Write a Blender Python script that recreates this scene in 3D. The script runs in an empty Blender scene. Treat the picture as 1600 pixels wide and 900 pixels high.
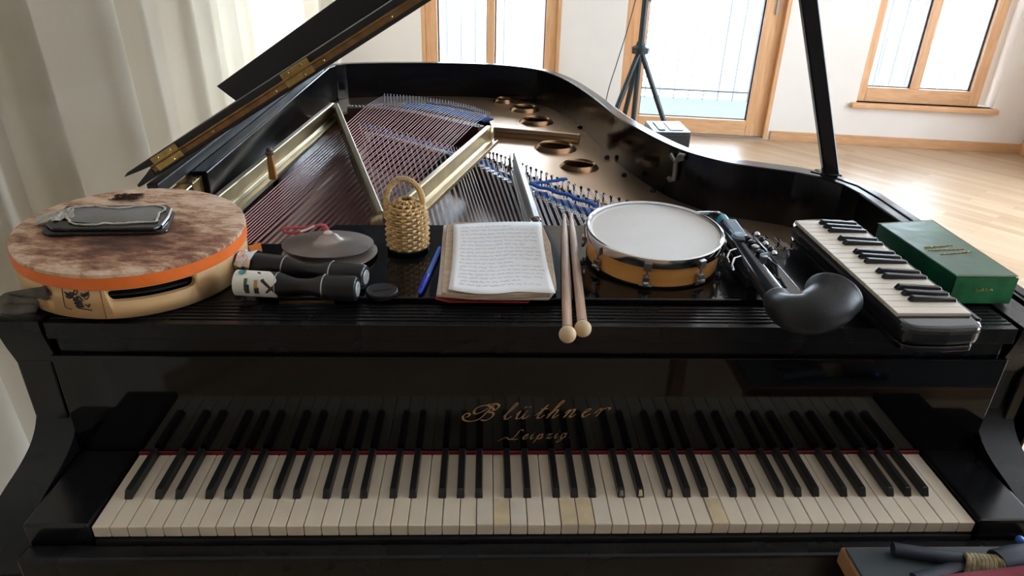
import bpy, bmesh, math, random
from mathutils import Vector, Matrix, Euler
from math import sin, cos, pi, radians
random.seed(7)
SC = bpy.context.scene
COL = SC.collection

# ---------------------------------------------------------------- camera
CX, CY, CZ = -0.08602, -0.70575, 1.45422
PITCH, YAW, ROLL, FPX = 0.4711306, -0.0446844, 0.0285078, 1087.72
def _axes():
    fwd = Vector((0, cos(PITCH), -sin(PITCH))); up = Vector((0, sin(PITCH), cos(PITCH))); rt = Vector((1, 0, 0))
    r = rt*cos(ROLL) + up*sin(ROLL); u = -rt*sin(ROLL) + up*cos(ROLL)
    Z = Matrix.Rotation(YAW, 3, 'Z')
    return Z @ r, Z @ u, Z @ fwd
AR, AU, AF = _axes()
cam_data = bpy.data.cameras.new('camera')
cam = bpy.data.objects.new('camera', cam_data); COL.objects.link(cam)
cam.matrix_world = Matrix(((AR.x, AU.x, -AF.x, CX), (AR.y, AU.y, -AF.y, CY), (AR.z, AU.z, -AF.z, CZ), (0, 0, 0, 1)))
cam_data.sensor_width = 36; cam_data.lens = FPX/1600*36
cam_data.clip_start = 0.02; cam_data.clip_end = 200
cam_data.dof.use_dof = False
SC.camera = cam
# survey of the photograph: a sight line met with a real plane gives the real point
def _hit(x, y, ax, val):
    d = AR*((x-800)/FPX) + AU*((450-y)/FPX) + AF
    C = Vector((CX, CY, CZ)); t = (val - C[ax])/d[ax]
    return C + d*t
def px(x, y, z): return _hit(x, y, 2, z)
def py(x, y, Y): return _hit(x, y, 1, Y)

# ---------------------------------------------------------------- light, view
SKY = 16.0
world = bpy.data.worlds.new('sky'); SC.world = world; world.use_nodes = True
bg = world.node_tree.nodes['Background']
bg.inputs[0].default_value = (0.75, 0.87, 1.0, 1); bg.inputs[1].default_value = SKY
SC.view_settings.view_transform = 'Standard'; SC.view_settings.look = 'None'
SC.view_settings.exposure = 0.0; SC.view_settings.gamma = 1.0
SC.view_settings.use_curve_mapping = False
SC.cycles.use_denoising = True
SC.cycles.max_bounces = 10; SC.cycles.diffuse_bounces = 6; SC.cycles.glossy_bounces = 4
SC.cycles.transparent_max_bounces = 12; SC.cycles.sample_clamp_indirect = 8

# room frame: s along the window wall, d outward through it
TH = math.atan2(4.567-4.865, 4.185-2.214)
W0 = Vector((2.214, 4.865, 0)); WU = Vector((cos(TH), sin(TH), 0)); WN = Vector((-sin(TH), cos(TH), 0))
def W(s, d, z): return W0 + WU*s + WN*d + Vector((0, 0, z))
S_L, S_R, D_B, CEIL = -3.95, 1.97, -8.2, 2.75     # left wall, right wall, wall behind the pianist, ceiling
def portal(p, normal, sx, sz):
    l = bpy.data.lights.new('daylight_portal', 'AREA'); l.shape = 'RECTANGLE'; l.size = sx; l.size_y = sz
    l.cycles.is_portal = True
    o = bpy.data.objects.new('daylight_portal', l); COL.objects.link(o); o.location = p
    o.rotation_euler = (-normal).to_track_quat('Z', 'Y').to_euler() if False else normal.to_track_quat('-Z', 'Y').to_euler()
portal(W(-2.30, .12, 1.2), -WN, 1.0, 2.2)
portal(W(-.60, .12, 1.2), -WN, 1.0, 2.2)
portal(W(1.09, .12, 1.35), -WN, .95, 1.85)
LEFT_WINDOWS = [(-1.55, 1.3)]        # (d, width) along the left wall
ADDED_RIGHT_WINDOWS = [(-1.9, 1.5), (-4.3, 1.8)]  # unseen windows added in the right wall for fill daylight
for d, w in LEFT_WINDOWS: portal(W(S_L-.1, d, 1.25), WU, w, 2.2)
for d, w in ADDED_RIGHT_WINDOWS: portal(W(S_R+.1, d, 1.3), -WU, w, 1.9)

# ---------------------------------------------------------------- materials
def new_mat(name):
    m = bpy.data.materials.new(name); m.use_nodes = True
    return m, m.node_tree, m.node_tree.nodes['Principled BSDF']
def mat(name, col, rough=.5, metal=0., spec=.5, coat=0., noise=0., nscale=20., bump=0., bscale=60., col2=None, stretch=(1,1,1), detail=4.):
    m, t, b = new_mat(name)
    b.inputs['Base Color'].default_value = (*col, 1); b.inputs['Roughness'].default_value = rough
    b.inputs['Metallic'].default_value = metal; b.inputs['Specular IOR Level'].default_value = spec
    b.inputs['Coat Weight'].default_value = coat; b.inputs['Coat Roughness'].default_value = .08
    if noise or bump:
        tc = t.nodes.new('ShaderNodeTexCoord'); mp = t.nodes.new('ShaderNodeMapping'); mp.inputs['Scale'].default_value = stretch
        t.links.new(tc.outputs['Object'], mp.inputs[0])
    if noise:
        n = t.nodes.new('ShaderNodeTexNoise'); n.inputs['Scale'].default_value = nscale; n.inputs['Detail'].default_value = detail
        t.links.new(mp.outputs[0], n.inputs[0])
        r = t.nodes.new('ShaderNodeValToRGB')
        c2 = col2 if col2 else tuple(c*(1-noise) for c in col)
        r.color_ramp.elements[0].position = .35; r.color_ramp.elements[1].position = .65
        r.color_ramp.elements[0].color = (*c2, 1); r.color_ramp.elements[1].color = (*col, 1)
        t.links.new(n.outputs[0], r.inputs[0]); t.links.new(r.outputs[0], b.inputs['Base Color'])
    if bump:
        n = t.nodes.new('ShaderNodeTexNoise'); n.inputs['Scale'].default_value = bscale; n.inputs['Detail'].default_value = 5
        t.links.new(mp.outputs[0], n.inputs[0])
        bp = t.nodes.new('ShaderNodeBump'); bp.inputs['Strength'].default_value = bump; bp.inputs['Distance'].default_value = .002
        t.links.new(n.outputs[0], bp.inputs['Height']); t.links.new(bp.outputs[0], b.inputs['Normal'])
    return m
def lacquer_mat(name, rough_lo, rough_hi, col=(.006, .006, .007), spec=.5):
    m, t, b = new_mat(name)
    b.inputs['Base Color'].default_value = (*col, 1); b.inputs['Specular IOR Level'].default_value = spec
    tc = t.nodes.new('ShaderNodeTexCoord'); n = t.nodes.new('ShaderNodeTexNoise'); n.inputs['Scale'].default_value = 9; n.inputs['Detail'].default_value = 7
    t.links.new(tc.outputs['Object'], n.inputs[0])
    mr = t.nodes.new('ShaderNodeMapRange'); mr.inputs[1].default_value = .3; mr.inputs[2].default_value = .75
    mr.inputs[3].default_value = rough_lo; mr.inputs[4].default_value = rough_hi
    t.links.new(n.outputs[0], mr.inputs[0]); t.links.new(mr.outputs[0], b.inputs['Roughness'])
    return m
def wood_mat(name, c1, c2, rough=.45, scale=6., stretch=(1, 1, 12), coat=0.):
    m, t, b = new_mat(name)
    tc = t.nodes.new('ShaderNodeTexCoord'); mp = t.nodes.new('ShaderNodeMapping'); mp.inputs['Scale'].default_value = stretch
    n = t.nodes.new('ShaderNodeTexNoise'); n.inputs['Scale'].default_value = scale; n.inputs['Detail'].default_value = 6; n.inputs['Distortion'].default_value = .6
    r = t.nodes.new('ShaderNodeValToRGB'); r.color_ramp.elements[0].position = .3; r.color_ramp.elements[1].position = .7
    r.color_ramp.elements[0].color = (*c1, 1); r.color_ramp.elements[1].color = (*c2, 1)
    t.links.new(tc.outputs['Object'], mp.inputs[0]); t.links.new(mp.outputs[0], n.inputs[0]); t.links.new(n.outputs[0], r.inputs[0])
    t.links.new(r.outputs[0], b.inputs['Base Color']); b.inputs['Roughness'].default_value = rough; b.inputs['Coat Weight'].default_value = coat
    return m
def floor_mat():
    m, t, b = new_mat('oak_parquet')
    tc = t.nodes.new('ShaderNodeTexCoord'); mp = t.nodes.new('ShaderNodeMapping'); mp.inputs['Rotation'].default_value = (0, 0, radians(52))
    t.links.new(tc.outputs['Object'], mp.inputs[0])
    br = t.nodes.new('ShaderNodeTexBrick'); br.inputs['Scale'].default_value = 1.0
    br.inputs['Brick Width'].default_value = .62; br.inputs['Row Height'].default_value = .068
    br.inputs['Mortar Size'].default_value = .0009; br.inputs['Bias'].default_value = 0; br.offset = .37
    br.inputs['Color1'].default_value = (.52, .38, .255, 1); br.inputs['Color2'].default_value = (.40, .275, .17, 1); br.inputs['Mortar'].default_value = (.32, .2, .12, 1)
    t.links.new(mp.outputs[0], br.inputs[0])
    mp2 = t.nodes.new('ShaderNodeMapping'); mp2.inputs['Scale'].default_value = (1.5, 28, 1); t.links.new(mp.outputs[0], mp2.inputs[0])
    n = t.nodes.new('ShaderNodeTexNoise'); n.inputs['Scale'].default_value = 2.2; n.inputs['Detail'].default_value = 6; t.links.new(mp2.outputs[0], n.inputs[0])
    mx = t.nodes.new('ShaderNodeMix'); mx.data_type = 'RGBA'; mx.blend_type = 'MULTIPLY'; mx.inputs[0].default_value = .35
    r = t.nodes.new('ShaderNodeValToRGB'); r.color_ramp.elements[0].color = (.6, .55, .5, 1); r.color_ramp.elements[0].position = .3; r.color_ramp.elements[1].position = .65
    t.links.new(n.outputs[0], r.inputs[0]); t.links.new(br.outputs[0], mx.inputs[6]); t.links.new(r.outputs[0], mx.inputs[7])
    t.links.new(mx.outputs[2], b.inputs['Base Color']); b.inputs['Roughness'].default_value = .38; b.inputs['Specular IOR Level'].default_value = .4
    return m
def glass_mat():
    m, t, b = new_mat('window_glass'); t.nodes.remove(b)
    tr = t.nodes.new('ShaderNodeBsdfTransparent'); tr.inputs[0].default_value = (.96, .98, .99, 1)
    g = t.nodes.new('ShaderNodeBsdfGlossy'); g.inputs['Roughness'].default_value = .02
    f = t.nodes.new('ShaderNodeFresnel'); f.inputs[0].default_value = 1.45; mx = t.nodes.new('ShaderNodeMixShader')
    t.links.new(f.outputs[0], mx.inputs[0]); t.links.new(tr.outputs[0], mx.inputs[1]); t.links.new(g.outputs[0], mx.inputs[2])
    t.links.new(mx.outputs[0], t.nodes['Material Output'].inputs[0]); return m
def curtain_mat():
    m, t, b = new_mat('cream_curtain_cloth'); t.nodes.remove(b)
    tc = t.nodes.new('ShaderNodeTexCoord')
    n = t.nodes.new('ShaderNodeTexNoise'); n.inputs['Scale'].default_value = 260; n.inputs['Detail'].default_value = 2; t.links.new(tc.outputs['Object'], n.inputs[0])
    bp = t.nodes.new('ShaderNodeBump'); bp.inputs['Strength'].default_value = .12; bp.inputs['Distance'].default_value = .002; t.links.new(n.outputs[0], bp.inputs['Height'])
    n2 = t.nodes.new('ShaderNodeTexNoise'); n2.inputs['Scale'].default_value = 7; n2.inputs['Detail'].default_value = 5; t.links.new(tc.outputs['Object'], n2.inputs[0])
    bp2 = t.nodes.new('ShaderNodeBump'); bp2.inputs['Strength'].default_value = .25; bp2.inputs['Distance'].default_value = .01
    t.links.new(n2.outputs[0], bp2.inputs['Height']); t.links.new(bp.outputs[0], bp2.inputs['Normal'])
    d = t.nodes.new('ShaderNodeBsdfDiffuse'); d.inputs[0].default_value = (.76, .71, .60, 1)
    l = t.nodes.new('ShaderNodeBsdfTranslucent'); l.inputs[0].default_value = (.54, .50, .41, 1)
    t.links.new(bp2.outputs[0], d.inputs['Normal']); t.links.new(bp2.outputs[0], l.inputs['Normal'])
    mx = t.nodes.new('ShaderNodeMixShader'); mx.inputs[0].default_value = .33
    t.links.new(d.outputs[0], mx.inputs[1]); t.links.new(l.outputs[0], mx.inputs[2]); t.links.new(mx.outputs[0], t.nodes['Material Output'].inputs[0]); return m
def skin_mat():
    m, t, b = new_mat('goat_hide')
    tc = t.nodes.new('ShaderNodeTexCoord'); mp = t.nodes.new('ShaderNodeMapping'); mp.inputs['Scale'].default_value = (.8, 2.0, 1); mp.inputs['Rotation'].default_value = (0, 0, -.5)
    t.links.new(tc.outputs['Object'], mp.inputs[0])
    n = t.nodes.new('ShaderNodeTexNoise'); n.inputs['Scale'].default_value = 24; n.inputs['Detail'].default_value = 12; n.inputs['Roughness'].default_value = .78; n.inputs['Distortion'].default_value = .15
    t.links.new(mp.outputs[0], n.inputs[0])
    # a darker patch of hair across the middle of the hide, fading to a pale rim
    sp = t.nodes.new('ShaderNodeVectorMath'); sp.operation = 'LENGTH'
    ofs = t.nodes.new('ShaderNodeVectorMath'); ofs.operation = 'SUBTRACT'; ofs.inputs[1].default_value = (.015, -.055, 0)
    sc = t.nodes.new('ShaderNodeVectorMath'); sc.operation = 'MULTIPLY'; sc.inputs[1].default_value = (1, 1.6, 0)
    t.links.new(tc.outputs['Object'], ofs.inputs[0]); t.links.new(ofs.outputs[0], sc.inputs[0]); t.links.new(sc.outputs[0], sp.inputs[0])
    mr = t.nodes.new('ShaderNodeMapRange'); mr.inputs[1].default_value = .02; mr.inputs[2].default_value = .17; mr.inputs[3].default_value = -.17; mr.inputs[4].default_value = .08
    t.links.new(sp.outputs['Value'], mr.inputs[0])
    ad = t.nodes.new('ShaderNodeMath'); ad.operation = 'ADD'; t.links.new(n.outputs[0], ad.inputs[0]); t.links.new(mr.outputs[0], ad.inputs[1])
    r = t.nodes.new('ShaderNodeValToRGB'); e = r.color_ramp.elements
    e[0].position = .30; e[0].color = (.05, .022, .013, 1); e[1].position = .74; e[1].color = (.70, .53, .39, 1)
    x = e.new(.42); x.color = (.17, .065, .035, 1); x = e.new(.52); x.color = (.36, .19, .11, 1); x = e.new(.60); x.color = (.58, .40, .28, 1)
    t.links.new(ad.outputs[0], r.inputs[0]); t.links.new(r.outputs[0], b.inputs['Base Color']); b.inputs['Roughness'].default_value = .75
    bp = t.nodes.new('ShaderNodeBump'); bp.inputs['Strength'].default_value = .5; bp.inputs['Distance'].default_value = .002
    t.links.new(n.outputs[0], bp.inputs['Height']); t.links.new(bp.outputs[0], b.inputs['Normal']); return m

M = {}
M['wall'] = mat('white_plaster', (.80, .765, .72), .9, noise=.05, nscale=3, bump=.15, bscale=90)
M['ceil'] = mat('white_ceiling', (.82, .80, .78), .9)
M['rear'] = mat('rear_wall_paint', (.36, .31, .26), .9)
M['floor'] = floor_mat()
M['frame'] = wood_mat('larch_frame', (.60, .32, .15), (.74, .44, .235), .45, 5., (8, 8, .8))
M['frameh'] = wood_mat('larch_frame_level', (.60, .32, .15), (.74, .44, .235), .45, 5., (.8, 8, 8))
M['base'] = wood_mat('oak_skirting', (.50, .27, .13), (.60, .35, .18), .5, 5., (.8, 8, 8))
M['glass'] = glass_mat()
M['curtain'] = curtain_mat()
M['alu'] = mat('grey_metal', (.35, .36, .37), .4, .9)
M['rubber'] = mat('dark_gasket', (.02, .025, .03), .6)
M['lac'] = lacquer_mat('black_lacquer', .10, .24, (.005, .005, .006), .38)
M['lac2'] = lacquer_mat('black_lacquer_worn', .20, .34, (.006, .006, .007), .28)
M['mirror'] = lacquer_mat('black_lacquer_polished', .04, .08, (.003, .003, .0035), .36)
M['lidmat'] = lacquer_mat('black_lacquer_lid', .35, .5, (.011, .010, .010))
M['desk'] = lacquer_mat('black_lacquer_desk', .05, .12, (.004, .004, .005), .42)
M['ivory'] = mat('ivory_key', (.70, .60, .47), .32, noise=.06, nscale=25, spec=.4)
M['ivory2'] = mat('ivory_key_aged', (.66, .52, .33), .35, noise=.2, nscale=30)
M['ivory3'] = mat('ivory_key_pale', (.68, .60, .49), .33, noise=.1, nscale=30)
M['ebony'] = mat('ebony_key', (.012, .011, .011), .3)
M['ebworn'] = mat('ebony_key_worn', (.30, .24, .18), .4, noise=.7, nscale=220)
M['felt'] = mat('red_felt', (.16, .008, .014), .95)
M['gold'] = mat('bronze_iron_plate', (.60, .42, .27), .30, .82, noise=.12, nscale=4, bump=.05, bscale=200)
M['goldbeam'] = mat('gilded_beam', (.62, .52, .33), .30, .85, noise=.25, nscale=9, bump=.08, bscale=150)
M['copper'] = mat('plate_rosette', (.50, .30, .17), .25, .9)
M['brass'] = mat('brass', (.50, .34, .13), .28, .95, noise=.35, nscale=60)
M['brassd'] = mat('dull_brass_hinge', (.30, .17, .07), .42, .85, noise=.4, nscale=40)
M['steel'] = mat('steel_string', (.80, .80, .85), .35, .55)
M['cuwire'] = mat('copper_wound_string', (.27, .115, .105), .38, .7)
M['sound'] = mat('soundboard', (.24, .09, .075), .25, spec=.6, noise=.4, nscale=6, stretch=(1, .12, 1), coat=.3)
M['bridge'] = mat('bridge_wood', (.13, .075, .05), .45, noise=.3, nscale=20)
M['bluefelt'] = mat('blue_felt', (.02, .11, .45), .9, bump=.5, bscale=300)
M['pin'] = mat('blued_pin', (.08, .07, .13), .25, .9)
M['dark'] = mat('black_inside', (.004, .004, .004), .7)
M['hole_shade'] = mat('painted_hole_shade', (.035, .018, .010), .5, .2)  # dark colour that paints the shade inside the rosette holes
M['clasp'] = mat('pewter_clasp', (.36, .34, .31), .4, .8, bump=.3, bscale=200)
M['gilt'] = mat('gilt_lettering', (.42, .25, .12), .45, .6)
M['orangewood'] = mat('amber_wood', (.50, .22, .05), .35, noise=.3, nscale=30)
M['ply'] = wood_mat('birch_hoop', (.58, .34, .15), (.70, .45, .22), .5, 4., (3, 3, 12))
M['hide'] = skin_mat()
M['hidedark'] = mat('dark_hair_tuft', (.055, .022, .016), .9, noise=.5, nscale=120)
M['tape'] = mat('orange_tape', (.85, .17, .02), .5, noise=.1, nscale=40)
M['ink'] = mat('black_ink', (.03, .025, .025), .7)
M['greyfelt'] = mat('grey_felt', (.13, .115, .095), .95, noise=.4, nscale=50, bump=.5, bscale=200)
M['phone'] = mat('black_phone_shell', (.02, .018, .015), .25, noise=.5, nscale=30)
M['screen'] = mat('phone_film_grey', (.085, .08, .072), .22, noise=.35, nscale=9, col2=(.15, .15, .15))
M['film'] = mat('peeling_film', (.50, .48, .45), .45, noise=.5, nscale=60, col2=(.24, .20, .15), bump=.8, bscale=200)
M['chrome'] = mat('chrome', (.75, .76, .78), .12, 1.)
M['nickel'] = mat('satin_nickel', (.42, .42, .43), .3, 1.)
M['cymbal'] = mat('bronze_cymbal', (.42, .35, .31), .36, .85, noise=.25, nscale=14)
M['cymbal2'] = mat('bronze_cymbal_pale', (.58, .50, .42), .38, .8, noise=.2, nscale=14)
M['redrib'] = mat('red_ribbon', (.42, .05, .06), .8, bump=.4, bscale=300)
M['whiterib'] = mat('white_ribbon', (.75, .65, .62), .8)
M['blackpl'] = mat('black_plastic', (.011, .010, .010), .30, spec=.35, bump=.1, bscale=200)
M['matteblack'] = mat('matte_black_plastic', (.017, .018, .020), .42, spec=.35, bump=.12, bscale=300)
M['label'] = mat('white_label', (.74, .70, .62), .5)
M['teal'] = mat('teal_print', (.04, .22, .22), .5)
M['olive'] = mat('green_print', (.05, .12, .04), .5)
M['ochre'] = mat('ochre_print', (.45, .25, .04), .5)
M['silverfoil'] = mat('silver_foil', (.78, .82, .86), .2, .9, bump=1., bscale=90)
M['silvbadge'] = mat('silver_badge', (.62, .62, .60), .35, .5, noise=.5, nscale=260)
M['orangepaper'] = mat('orange_paper', (.75, .24, .04), .8)
M['cane'] = mat('golden_cane', (.72, .47, .20), .5, noise=.35, nscale=55)
M['gap_shade'] = mat('cane_gap_shade', (.10, .05, .02), .9)
M['penb'] = mat('clear_blue_pen', (.06, .16, .62), .25)
M['penc'] = mat('blue_pen_cap', (.012, .03, .50), .25)
M['paper'] = mat('white_paper', (.88, .88, .90), .75)
M['paperold'] = mat('cream_page_edges', (.60, .45, .32), .85, noise=.25, nscale=90, stretch=(1, 1, 60))
M['paperpink'] = mat('off_white_page_block', (.72, .63, .57), .85, noise=.15, nscale=60, stretch=(1, 1, 30))
M['redcover'] = mat('red_cover', (.45, .03, .03), .6, noise=.3, nscale=40)
M['inkgrey'] = mat('pencil_grey', (.55, .55, .62), .8)
M['stick'] = mat('drumstick_wood', (.56, .36, .25), .45, noise=.35, nscale=24, stretch=(3, .4, 3))
M['ballw'] = mat('pale_ball_wood', (.68, .49, .29), .5, noise=.2, nscale=30)
M['orangeshell'] = wood_mat('amber_shell', (.72, .33, .08), (.82, .42, .13), .35, 5., (1, 1, 10), .3)
M['head'] = mat('white_drumhead', (.80, .80, .79), .45, noise=.12, nscale=6, col2=(.73, .70, .67))
M['hornblk'] = mat('black_horn_body', (.015, .018, .025), .18)
M['tealpl'] = mat('teal_transparent_plastic', (.03, .26, .34), .15)
M['cork'] = mat('bluegrey_ligature', (.16, .23, .30), .3, .4)
M['mwhite'] = mat('cream_plastic_key', (.72, .64, .54), .35)
M['mblack'] = mat('black_plastic_key', (.02, .02, .024), .22)
M['mbody'] = mat('glossy_black_case', (.012, .012, .013), .14)
M['green'] = mat('green_paper_box', (.008, .11, .048), .30, noise=.5, nscale=14, col2=(.006, .055, .03), bump=.5, bscale=22)
M['greenw'] = mat('green_box_end', (.03, .24, .09), .35, noise=.55, nscale=35, col2=(.015, .13, .05))
M['greenworn'] = mat('worn_box_edge', (.35, .42, .22), .7)
M['goldprint'] = mat('gold_print', (.52, .42, .18), .4, .4)
M['tabletop'] = mat('slate_blue_table_top', (.05, .065, .072), .7, noise=.15, nscale=30)
M['tableedge'] = mat('pine_edge', (.34, .17, .075), .6, noise=.3, nscale=20)
M['redcloth'] = mat('crimson_cloth', (.20, .012, .025), .85)
M['coil'] = mat('cream_rope', (.40, .33, .18), .9, noise=.6, nscale=90, bump=1., bscale=120)
M['navy'] = mat('dark_strap', (.012, .016, .03), .55)
M['bluebead'] = mat('blue_bead', (.03, .12, .45), .3)
M['standblk'] = mat('black_powdered_metal', (.035, .045, .05), .35, .4)
M['casetop'] = mat('satin_black_lid', (.05, .055, .06), .38)
M['balc'] = mat('balcony_grating', (.050, .062, .060), .8, noise=.3, nscale=40)
M['facade'] = mat('pale_facade', (.20, .20, .20), .9)
M['facader'] = mat('pink_brick_facade', (.22, .14, .14), .9)
M['foliage'] = mat('distant_tree', (.05, .10, .06), .9)
M['rail'] = mat('railing_metal', (.12, .13, .14), .5, .3)

# ---------------------------------------------------------------- mesh helpers
def catmull(pts, n=6, closed=False):
    P = [Vector(p) for p in pts]; out = []; N = len(P)
    rng = range(N) if closed else range(N-1)
    for i in rng:
        p0 = P[(i-1) % N] if closed or i > 0 else P[0]; p1 = P[i]; p2 = P[(i+1) % N]; p3 = P[(i+2) % N] if closed or i+2 < N else P[-1]
        for k in range(n):
            t = k/n
            out.append(.5*((2*p1)+(p2-p0)*t+(2*p0-5*p1+4*p2-p3)*t*t+(3*p1-p0-3*p2+p3)*t**3))
    if not closed: out.append(P[-1])
    return out
class MB:
    def __init__(s): s.v = []; s.f = []
    def add(s, vs, fs, X=None):
        o = len(s.v); s.v += [(X @ Vector(v)) if X else Vector(v) for v in vs]; s.f += [[o+i for i in f] for f in fs]; return s
    def hexa(s, p):   # 8 points: bottom 4 then top 4
        return s.add(p, [(3,2,1,0), (4,5,6,7), (0,1,5,4), (1,2,6,5), (2,3,7,6), (3,0,4,7)])
    def box(s, x0, x1, y0, y1, z0, z1, X=None):
        return s.add([(x0,y0,z0),(x1,y0,z0),(x1,y1,z0),(x0,y1,z0),(x0,y0,z1),(x1,y0,z1),(x1,y1,z1),(x0,y1,z1)],
                     [(3,2,1,0), (4,5,6,7), (0,1,5,4), (1,2,6,5), (2,3,7,6), (3,0,4,7)], X)
    def wbox(s, s0, s1, d0, d1, z0, z1):
        return s.hexa([W(s0,d0,z0), W(s1,d0,z0), W(s1,d1,z0), W(s0,d1,z0), W(s0,d0,z1), W(s1,d0,z1), W(s1,d1,z1), W(s0,d1,z1)])
    def prism(s, poly, z0, z1, X=None):
        n = len(poly); vs = [(p[0], p[1], z0) for p in poly]+[(p[0], p[1], z1) for p in poly]
        fs = [list(range(n))[::-1], list(range(n, 2*n))]+[(i, (i+1) % n, n+(i+1) % n, n+i) for i in range(n)]
        return s.add(vs, fs, X)
    def tube(s, pts, r, n=10, cap=True, sx=1., up=None):
        P = [Vector(p) for p in pts]; m = len(P); R = r if isinstance(r, (list, tuple)) else [r]*m
        vs = []; ref = Vector(up) if up else None
        for i, p in enumerate(P):
            t = (P[min(i+1, m-1)]-P[max(i-1, 0)]).normalized()
            if ref is None: ref = Vector((0, 0, 1)) if abs(t.z) < .9 else Vector((1, 0, 0))
            a = t.cross(ref).normalized(); b = a.cross(t).normalized(); ref = b
            for k in range(n):
                q = 2*pi*k/n; vs.append(p+a*cos(q)*R[i]*sx+b*sin(q)*R[i])
        fs = [(i*n+k, i*n+(k+1) % n, (i+1)*n+(k+1) % n, (i+1)*n+k) for i in range(m-1) for k in range(n)]
        if cap: fs += [list(range(n))[::-1], [(m-1)*n+k for k in range(n)]]
        return s.add(vs, fs)
    def lathe(s, prof, X=None, n=32, cap=True):
        vs = []; m = len(prof)
        for r, z in prof:
            for k in range(n): q = 2*pi*k/n; vs.append((r*cos(q), r*sin(q), z))
        fs = [(i*n+k, i*n+(k+1) % n, (i+1)*n+(k+1) % n, (i+1)*n+k) for i in range(m-1) for k in range(n)]
        if cap and prof[0][0] > 1e-6: fs.append(list(range(n))[::-1])
        if cap and prof[-1][0] > 1e-6: fs.append([(m-1)*n+k for k in range(n)])
        return s.add(vs, fs, X)
    def ball(s, c, r, n=16, sq=(1,1,1)):
        prof = [(max(1e-5, sin(pi*i/n))*1., -cos(pi*i/n)) for i in range(n+1)]
        return s.lathe([(a, b) for a, b in prof], Matrix.Translation(c) @ Matrix.Diagonal((r*sq[0], r*sq[1], r*sq[2], 1)), n*2)
    def strip(s, rows, closed=False):
        n = len(rows[0]); vs = [v for r in rows for v in r]; fs = []
        for i in range(len(rows)-1):
            for k in range(n if closed else n-1):
                fs.append((i*n+k, i*n+(k+1) % n, (i+1)*n+(k+1) % n, (i+1)*n+k))
        return s.add(vs, fs)
    def build(s, name, m, parent=None, smooth=False, bevel=0., seg=2, root=None, thick=0.):
        org = Vector(parent['_o']) if parent is not None and '_o' in parent else Vector((0, 0, 0))
        me = bpy.data.meshes.new(name); me.from_pydata([tuple(v-org) for v in s.v], [], s.f); me.update()
        bm = bmesh.new(); bm.from_mesh(me); bmesh.ops.remove_doubles(bm, verts=bm.verts, dist=1e-6); bmesh.ops.recalc_face_normals(bm, faces=bm.faces); bm.to_mesh(me); bm.free()
        o = bpy.data.objects.new(name, me); COL.objects.link(o)
        for q in (m if isinstance(m, list) else [m]): me.materials.append(q)
        if parent is not None: o.parent = parent; o['_o'] = tuple(org)
        if smooth:
            for p in me.polygons: p.use_smooth = True
            md = o.modifiers.new('edges', 'EDGE_SPLIT'); md.split_angle = radians(38)
        if thick: md = o.modifiers.new('thickness', 'SOLIDIFY'); md.thickness = thick; md.offset = 0
        if bevel:
            md = o.modifiers.new('bevel', 'BEVEL'); md.width = bevel; md.segments = seg; md.limit_method = 'ANGLE'; md.angle_limit = radians(35)
        return o
def frame_to(p, z, x=None):      # matrix at p whose local Z is z
    z = Vector(z).normalized(); x = Vector(x) if x else (Vector((1,0,0)) if abs(z.x) < .9 else Vector((0,1,0)))
    y = z.cross(x).normalized(); x = y.cross(z).normalized()
    return Matrix(((x.x,y.x,z.x,p[0]), (x.y,y.y,z.y,p[1]), (x.z,y.z,z.z,p[2]), (0,0,0,1)))
def thing(name, label, cat, loc=(0,0,0), group=None, kind=None):
    o = bpy.data.objects.new(name, None); COL.objects.link(o); o.location = loc; o['_o'] = tuple(loc)
    o.empty_display_size = .05; o['label'] = label; o['category'] = cat
    if group: o['group'] = group
    if kind: o['kind'] = kind
    return o
def tag(o, label, cat, group=None, kind=None):
    o['label'] = label; o['category'] = cat
    if group: o['group'] = group
    if kind: o['kind'] = kind
    return o
def struct(o, label=None, cat=None):
    o['kind'] = 'structure'
    if label: o['label'] = label
    if cat: o['category'] = cat
    return o
def cut(o, cutters):
    for c in cutters:
        md = o.modifiers.new('cut', 'BOOLEAN'); md.object = c; md.operation = 'DIFFERENCE'; md.solver = 'EXACT'
    dg = bpy.context.evaluated_depsgraph_get(); dg.update()
    me = bpy.data.meshes.new_from_object(o.evaluated_get(dg)); o.modifiers.clear(); old = o.data; o.data = me
    for c in cutters: bpy.data.objects.remove(c, do_unlink=True)
    return o
def offset_poly(pts, t):
    out = []
    for i, p in enumerate(pts):
        a = Vector(pts[max(i-1, 0)]); b = Vector(pts[min(i+1, len(pts)-1)]); d = (b-a).normalized()
        out.append((p[0]-d.y*t, p[1]+d.x*t))
    return out

# ---------------------------------------------------------------- room
def wall_with_holes(name, to3, a0, a1, z0, z1, t0, t1, holes, m):
    mb = MB(); hs = sorted(holes); x = a0
    def bx(xa, xb, za, zb):
        if xb-xa > 1e-4 and zb-za > 1e-4:
            mb.hexa([to3(xa,t0,za), to3(xb,t0,za), to3(xb,t1,za), to3(xa,t1,za), to3(xa,t0,zb), to3(xb,t0,zb), to3(xb,t1,zb), to3(xa,t1,zb)])
    for h in hs:
        bx(x, h[0], z0, z1); bx(h[0], h[1], z0, h[2]); bx(h[0], h[1], h[3], z1); x = h[1]
    bx(x, a1, z0, z1)
    return mb.build(name, m)
HOLES = [(-2.86, -1.73, .0, 2.35), (-1.22, .0, .0, 2.35), (.63, 1.65, .335, 2.35)]
o = wall_with_holes('wall_back', lambda a, t, z: W(a, t, z), S_L-.3, S_R+.3, 0, CEIL, 0, .32, HOLES, M['wall']); struct(o)
lw = [(d-w/2, d+w/2, .12, 2.4) for d, w in LEFT_WINDOWS]
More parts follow.
